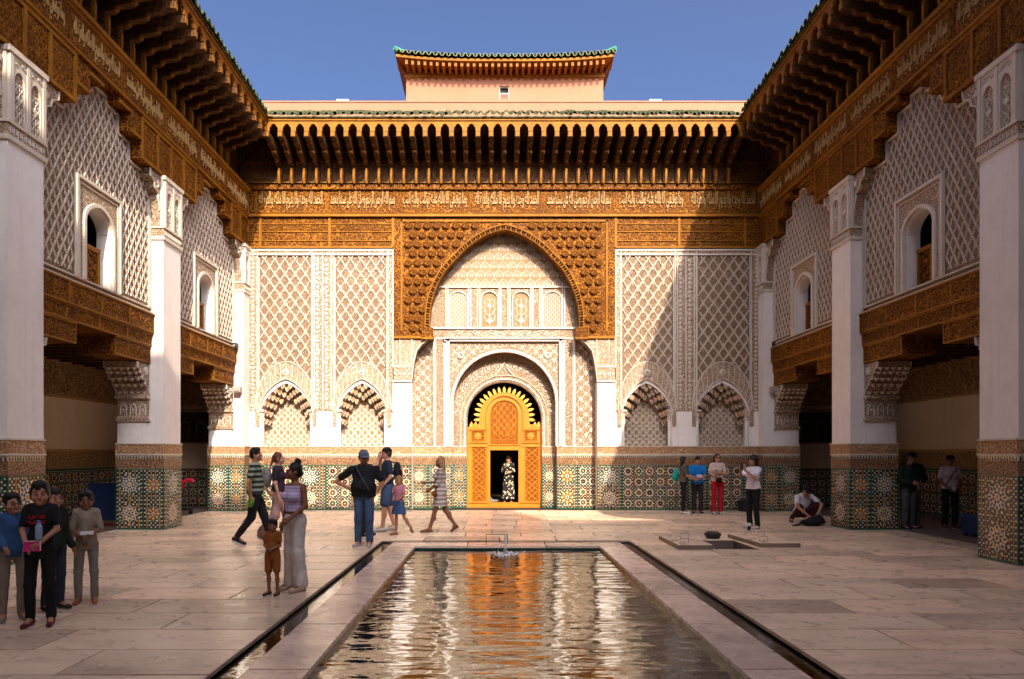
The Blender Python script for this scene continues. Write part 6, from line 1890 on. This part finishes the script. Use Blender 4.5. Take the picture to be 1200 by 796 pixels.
held(P6, 'grey_backpack', 'grey backpack on the auburn haired woman behind the striped man', 'backpack', P6['S']((0, .19, 1.22)), backpack((.25, .23, .22)))
# --- woman and toddler
P7 = person('woman in lilac sleeveless top and white wide trousers, hair in a bun', -2.33, 7.98, 1.49, -35, 'brown', 'black', 'bun', ((.42, .33, .5), 'stripe26', (.52, .43, .6), 0, 1.06), ('wide', (.62, .55, .5), 'plain', None, 0), (.5, .35, .27),
            dict(elr=(-.22, .03, 1.12), wrr=(-.23, .0, .90), ell=(.24, .0, 1.14), wrl=(.12, -.18, .98), knl=(.08, -.02, .49), knr=(-.08, .0, .49)), female=True, head_turn=-30)
P8 = person('toddler with curly hair in rust brown romper standing before the woman', -2.50, 7.72, 0.86, -10, 'brown', 'black', 'short', ((.27, .085, .02), 'plain', None, .3, .8), ('shorts', (.27, .085, .02), 'plain', None, 0), (.03, .02, .02),
            dict(elr=(-.22, -.03, 1.12), wrr=(-.05, -.17, 1.05), ell=(.22, -.03, 1.12), wrl=(.06, -.17, 1.05)), child=True, belly=.02, head_turn=20, width=1.1)
# --- group by the pool head
P9 = person('heavy man in black t-shirt, jeans and grey cap with hand on hip', -2.24, 11.75, 1.64, -5, 'tan', 'black', 'cap', ((.012, .012, .014), 'plain', None, .33, .90), ('trousers', (.04, .07, .13), 'jean', None, .01), (.4, .36, .36),
            dict(elr=(-.40, .06, 1.16), wrr=(-.20, .0, 1.0), ell=(.24, .05, 1.13), wrl=(.2, -.02, .93)), cap=(.09, .12, .17), belly=.075, width=1.3, head_turn=25, nod=10)
m = MB(); k = P9['k']; m.tube([(-.13*k, -.07*k, 1.45*k), (-.05*k, -.15*k, 1.33*k), (.05*k, -.2*k, 1.18*k), (.15*k, -.2*k, 1.02*k)], .014*k, 5); m.build('shoulder_strap', cloth((.05, .05, .06)), P9['th'], local=True)
f = Field(.009); f.ell(P9['H']((0, -.05, -.075)), (.05*k, .05*k, .045*k), .02*k); f.cap(P9['H']((-.06, -.01, -.02)), P9['H']((-.035, -.05, -.075)), .018*k, None, .02*k); f.cap(P9['H']((.06, -.01, -.02)), P9['H']((.035, -.05, -.075)), .018*k, None, .02*k); np_obj('beard', f.mesh(.004, 30), m_plain('grey_beard', (.12, .08, .06), .8, .3, 40), P9['th'])
P10 = person('person in black raising a camera behind the man in grey cap', -2.52, 13.2, 1.66, 80, 'pale', 'black', 'short', ((.014, .014, .016), 'plain', None, .33, .88), ('wide', (.015, .015, .018), 'plain', None, 0), (.03, .03, .03),
             dict(ell=(.2, -.24, 1.34), wrl=(.06, -.34, 1.54), elr=(-.2, -.24, 1.34), wrr=(-.06, -.34, 1.54), hdl=(0, -.2, 1), hdr=(0, -.2, 1)))
held(P10, 'phone', 'black phone held up by the person behind the man in cap', 'phone', P10['S']((0, -.38, 1.62)), phone)
P11 = person('tall man in navy t-shirt, denim shorts and black cap with backpack', -2.22, 14.15, 1.72, -75, 'pale', 'brown', 'cap', ((.02, .028, .05), 'plain', None, .33, .90), ('shorts', (.04, .07, .13), 'jean', None, 0), (.6, .55, .52),
             dict(ell=(.24, .05, 1.12), wrl=(.2, -.12, .92), elr=(-.24, -.05, 1.12), wrr=(-.2, -.22, 1.1), knl=(.1, -.06, .5), anl=(.1, -.1, .09), tol=(.1, -.28, .03), knr=(-.1, .05, .5), anr=(-.1, .16, .1), tor=(-.1, 0, .03)), cap=(.012, .012, .014), width=1.02)
held(P11, 'black_backpack', 'black backpack worn by the tall man in navy t-shirt', 'backpack', P11['S']((0, .19, 1.22)), backpack((.015, .016, .02)))
P12 = person('small blond girl in pink t-shirt and denim skirt walking right', -1.86, 13.35, 1.17, -20, 'tan', 'blond', 'pony', ((.52, .2, .25), 'plain', None, .33, .9), ('skirt', (.04, .08, .17), 'jean', None, .62), (.25, .1, .05),
             dict(knl=(.17, .0, .52), anl=(.36, .06, .22), tol=(.45, -.02, .12), knr=(-.07, -.02, .5), anr=(-.10, .0, .09), tor=(-.2, -.12, .03), elr=(-.2, .0, 1.14), wrr=(-.1, -.16, 1.06), ell=(.21, -.02, 1.14), wrl=(.12, -.17, 1.08)), child=True, nod=10)
P13 = person('blonde woman in short grey striped dress walking towards the left', -1.08, 13.8, 1.54, -90, 'brown', 'blond', 'long', None, None, (.16, .06, .03),
             dict(knl=(.07, -.12, .50), anl=(.08, -.24, .09), tol=(.08, -.42, .03), knr=(-.07, .10, .50), anr=(-.07, .32, .17), tor=(-.07, .24, .03), ell=(.2, -.03, 1.12), wrl=(.17, -.2, 1.0), elr=(-.2, -.08, 1.12), wrr=(-.14, -.32, 1.12)), female=True,
             dress=((.27, .21, .18), 'stripe12', (.52, .45, .4), .62, .60, .21))
held(P13, 'tan_shoulder_bag', 'brown shoulder bag of the blonde woman in striped dress', 'bag', P13['S']((.2, -.12, .88)), satchel((.2, .07, .02)))
P14 = person('blonde woman in black and cream patterned long dress standing in the doorway', 0.44, 20.75, 1.44, -15, 'pale', 'blond', 'long', None, None, (.25, .12, .06),
             dict(elr=(-.22, -.05, 1.15), wrr=(-.05, -.2, 1.33), ell=(.22, 0, 1.14), wrl=(.1, -.18, 1.12)), female=True, z0=.10, dress=((.02, .018, .016), 'floral', (.6, .5, .3), .8, .16, .27))
# --- right hand group by the tiled wall
P15 = person('woman with dark hair and teal backpack, second group by the tiled wall', 5.05, 18.2, 1.52, 75, 'tan', 'black', 'long', ((.10, .085, .06), 'plain', None, .33, .95), ('trousers', (.014, .014, .018), 'plain', None, 0), (.6, .56, .52),
             dict(ell=(.2, -.1, 1.14), wrl=(.15, -.28, 1.08), elr=(-.2, -.1, 1.14), wrr=(-.15, -.28, 1.05)), female=True)
held(P15, 'teal_backpack', 'teal green backpack on the dark haired woman by the tiled wall', 'backpack', P15['S']((0, .2, 1.16)), backpack((.01, .28, .24)))
P16 = person('person in bright blue t-shirt and dark trousers reading a leaflet', 5.45, 18.3, 1.52, -10, 'tan', 'black', 'short', ((.01, .17, .5), 'plain', None, .33, .88), ('trousers', (.03, .025, .025), 'plain', None, .01), (.06, .05, .05),
             dict(ell=(.22, -.06, 1.12), wrl=(.1, -.26, 1.08), elr=(-.22, -.06, 1.12), wrr=(-.08, -.26, 1.08)), nod=18)
held(P16, 'leaflet', 'pale leaflet held by the person in bright blue t-shirt', 'leaflet', P16['S']((.02, -.32, 1.12)), book((.5, .5, .5), .14, .1, .006))
P17 = person('woman in cream top and red trousers with sunglasses and folded arms', 5.9, 18.05, 1.6, 0, 'pale', 'brown', 'long', ((.58, .44, .36), 'plain', None, .33, .93), ('trousers', (.36, .015, .02), 'plain', None, .02), (.6, .56, .55),
             dict(ell=(.23, -.03, 1.14), wrl=(-.06, -.19, 1.16), elr=(-.23, -.03, 1.14), wrr=(.02, -.2, 1.0)), female=True)
m = MB(); [m.prism([(0, 0), (0.001, 0), (0, .001)], 0, 0) for _ in ()]
for q in (-1, 1): c = P17['H']((q*.033, -.1, .012)); m.lathe([(0, .014), (.02, .008), (.022, 0), (.016, -.012), (0, -.014)], c, 8)
m.tube([P17['H']((-.07, -.05, .015)), P17['H']((-.05, -.1, .015)), P17['H']((.05, -.1, .015)), P17['H']((.07, -.05, .015))], .005, 5)
m.build('sunglasses', M['black'], P17['th'], local=True)
held(P17, 'black_handbag', 'small black handbag hanging before the woman in red trousers', 'bag', P17['S']((.0, -.2, .97)), satchel((.015, .012, .012)))
P18 = person('woman in white t-shirt and black trousers taking a picture with her phone', 5.54, 14.6, 1.55, -60, 'tan', 'black', 'curly', ((.66, .6, .66), 'plain', None, .33, .93), ('trousers', (.012, .012, .014), 'plain', None, .012), (.55, .52, .52),
             dict(ell=(.2, -.2, 1.2), wrl=(.07, -.36, 1.38), elr=(-.2, -.2, 1.22), wrr=(-.06, -.36, 1.38), hdl=(0, -.1, 1), hdr=(0, -.1, 1)), female=True, width=1.05)
held(P18, 'phone', 'black phone in front of the face of the woman in white t-shirt', 'phone', P18['S']((0, -.39, 1.47)), phone)
P19 = person('person in white t-shirt crouching on the floor over a black bag', 7.2, 15.9, 1.62, 0, 'tan', 'black', 'cap', ((.55, .5, .5), 'plain', None, .33, .93), ('trousers', (.05, .015, .02), 'plain', None, 0), (.05, .05, .05),
             dict(hip_shift=(0, .15, -.70), lean=30, arms_rel=False, knl=(.2, -.30, .46), anl=(.16, -.02, .09), tol=(.2, -.2, .03), knr=(-.2, -.28, .40), anr=(-.3, .0, .09), tor=(-.34, -.16, .03),
                  ell=(.27, -.38, .46), wrl=(.1, -.52, .22), elr=(-.3, -.36, .42), wrr=(-.1, -.52, .2)), cap=(.012, .012, .014), nod=35)
bg = thing('black_bag', 'soft black bag lying on the floor under the crouching person', 'bag', (7.1, 15.2, 0), .2)
f = Field(.012); f.ell((0, 0, .08), (.3, .16, .09), .03); f.ell((.1, 0, .14), (.16, .12, .1), .05); f.cut((0, 0, -1), 0.0); np_obj('bag', f.mesh(.006, 9), cloth((.012, .012, .013)), bg)
m = MB(); m.tube([(-.25, 0, .06), (-.4, -.04, .02), (-.52, -.02, .015), (-.4, .06, .02), (-.25, .06, .05)], .014, 5); m.build('strap', cloth((.012, .012, .013)), bg, local=True)
# --- people in the right gallery
P20 = person('person with long hair in dark green jacket standing in the right gallery', 8.74, 14.4, 1.58, 15, 'tan', 'brown', 'long', ((.016, .03, .02), 'plain', None, .95, .86), ('trousers', (.07, .065, .06), 'jean', None, .01), (.03, .03, .03),
             dict(elr=(-.26, .0, 1.13), wrr=(-.1, -.18, 1.08), ell=(.24, 0, 1.13), wrl=(.1, -.16, 1.0)), jacket=(.016, .03, .02))
P21 = person('man in black jacket and cap beside the long haired person, right gallery', 9.03, 14.75, 1.62, -15, 'tan', 'black', 'cap', ((.012, .012, .013), 'plain', None, .95, .86), ('trousers', (.10, .09, .085), 'jean', None, .01), (.03, .03, .03),
             dict(elr=(-.24, .0, 1.13), wrr=(-.12, -.2, 1.06), ell=(.26, 0, 1.13), wrl=(.12, -.2, 1.06)), cap=(.01, .01, .012), jacket=(.012, .013, .013))
P22 = person('woman in white t-shirt and dark cap with a shoulder strap, right gallery', 9.75, 14.6, 1.56, -15, 'brown', 'black', 'cap', ((.55, .46, .48), 'plain', None, .33, .93), ('trousers', (.015, .013, .016), 'plain', None, .015), (.06, .05, .05),
             dict(elr=(-.24, .0, 1.12), wrr=(-.1, -.18, .96), ell=(.24, 0, 1.12), wrl=(.08, -.2, .98)), female=True, cap=(.02, .016, .016), head_turn=-20)
m = MB(); k = P22['k']; m.tube([(.13*k, -.07*k, 1.42*k), (0, -.155*k, 1.25*k), (-.14*k, -.14*k, 1.02*k)], .011*k, 5); m.build('bag_strap', cloth((.02, .02, .02)), P22['th'], local=True)
held(P22, 'paper_cup', 'white paper cup held low by the woman in dark cap', 'cup', P22['S']((0, -.26, .93)), lambda t, k: (lambda m: (m.lathe([(0, -.05), (.03, -.05), (.04, .05), (.036, .05), (.028, -.04), (0, -.04)], (0, 0, 0), 10), m.build('body', cloth((.6, .6, .6)), t, local=True)))(MB()))
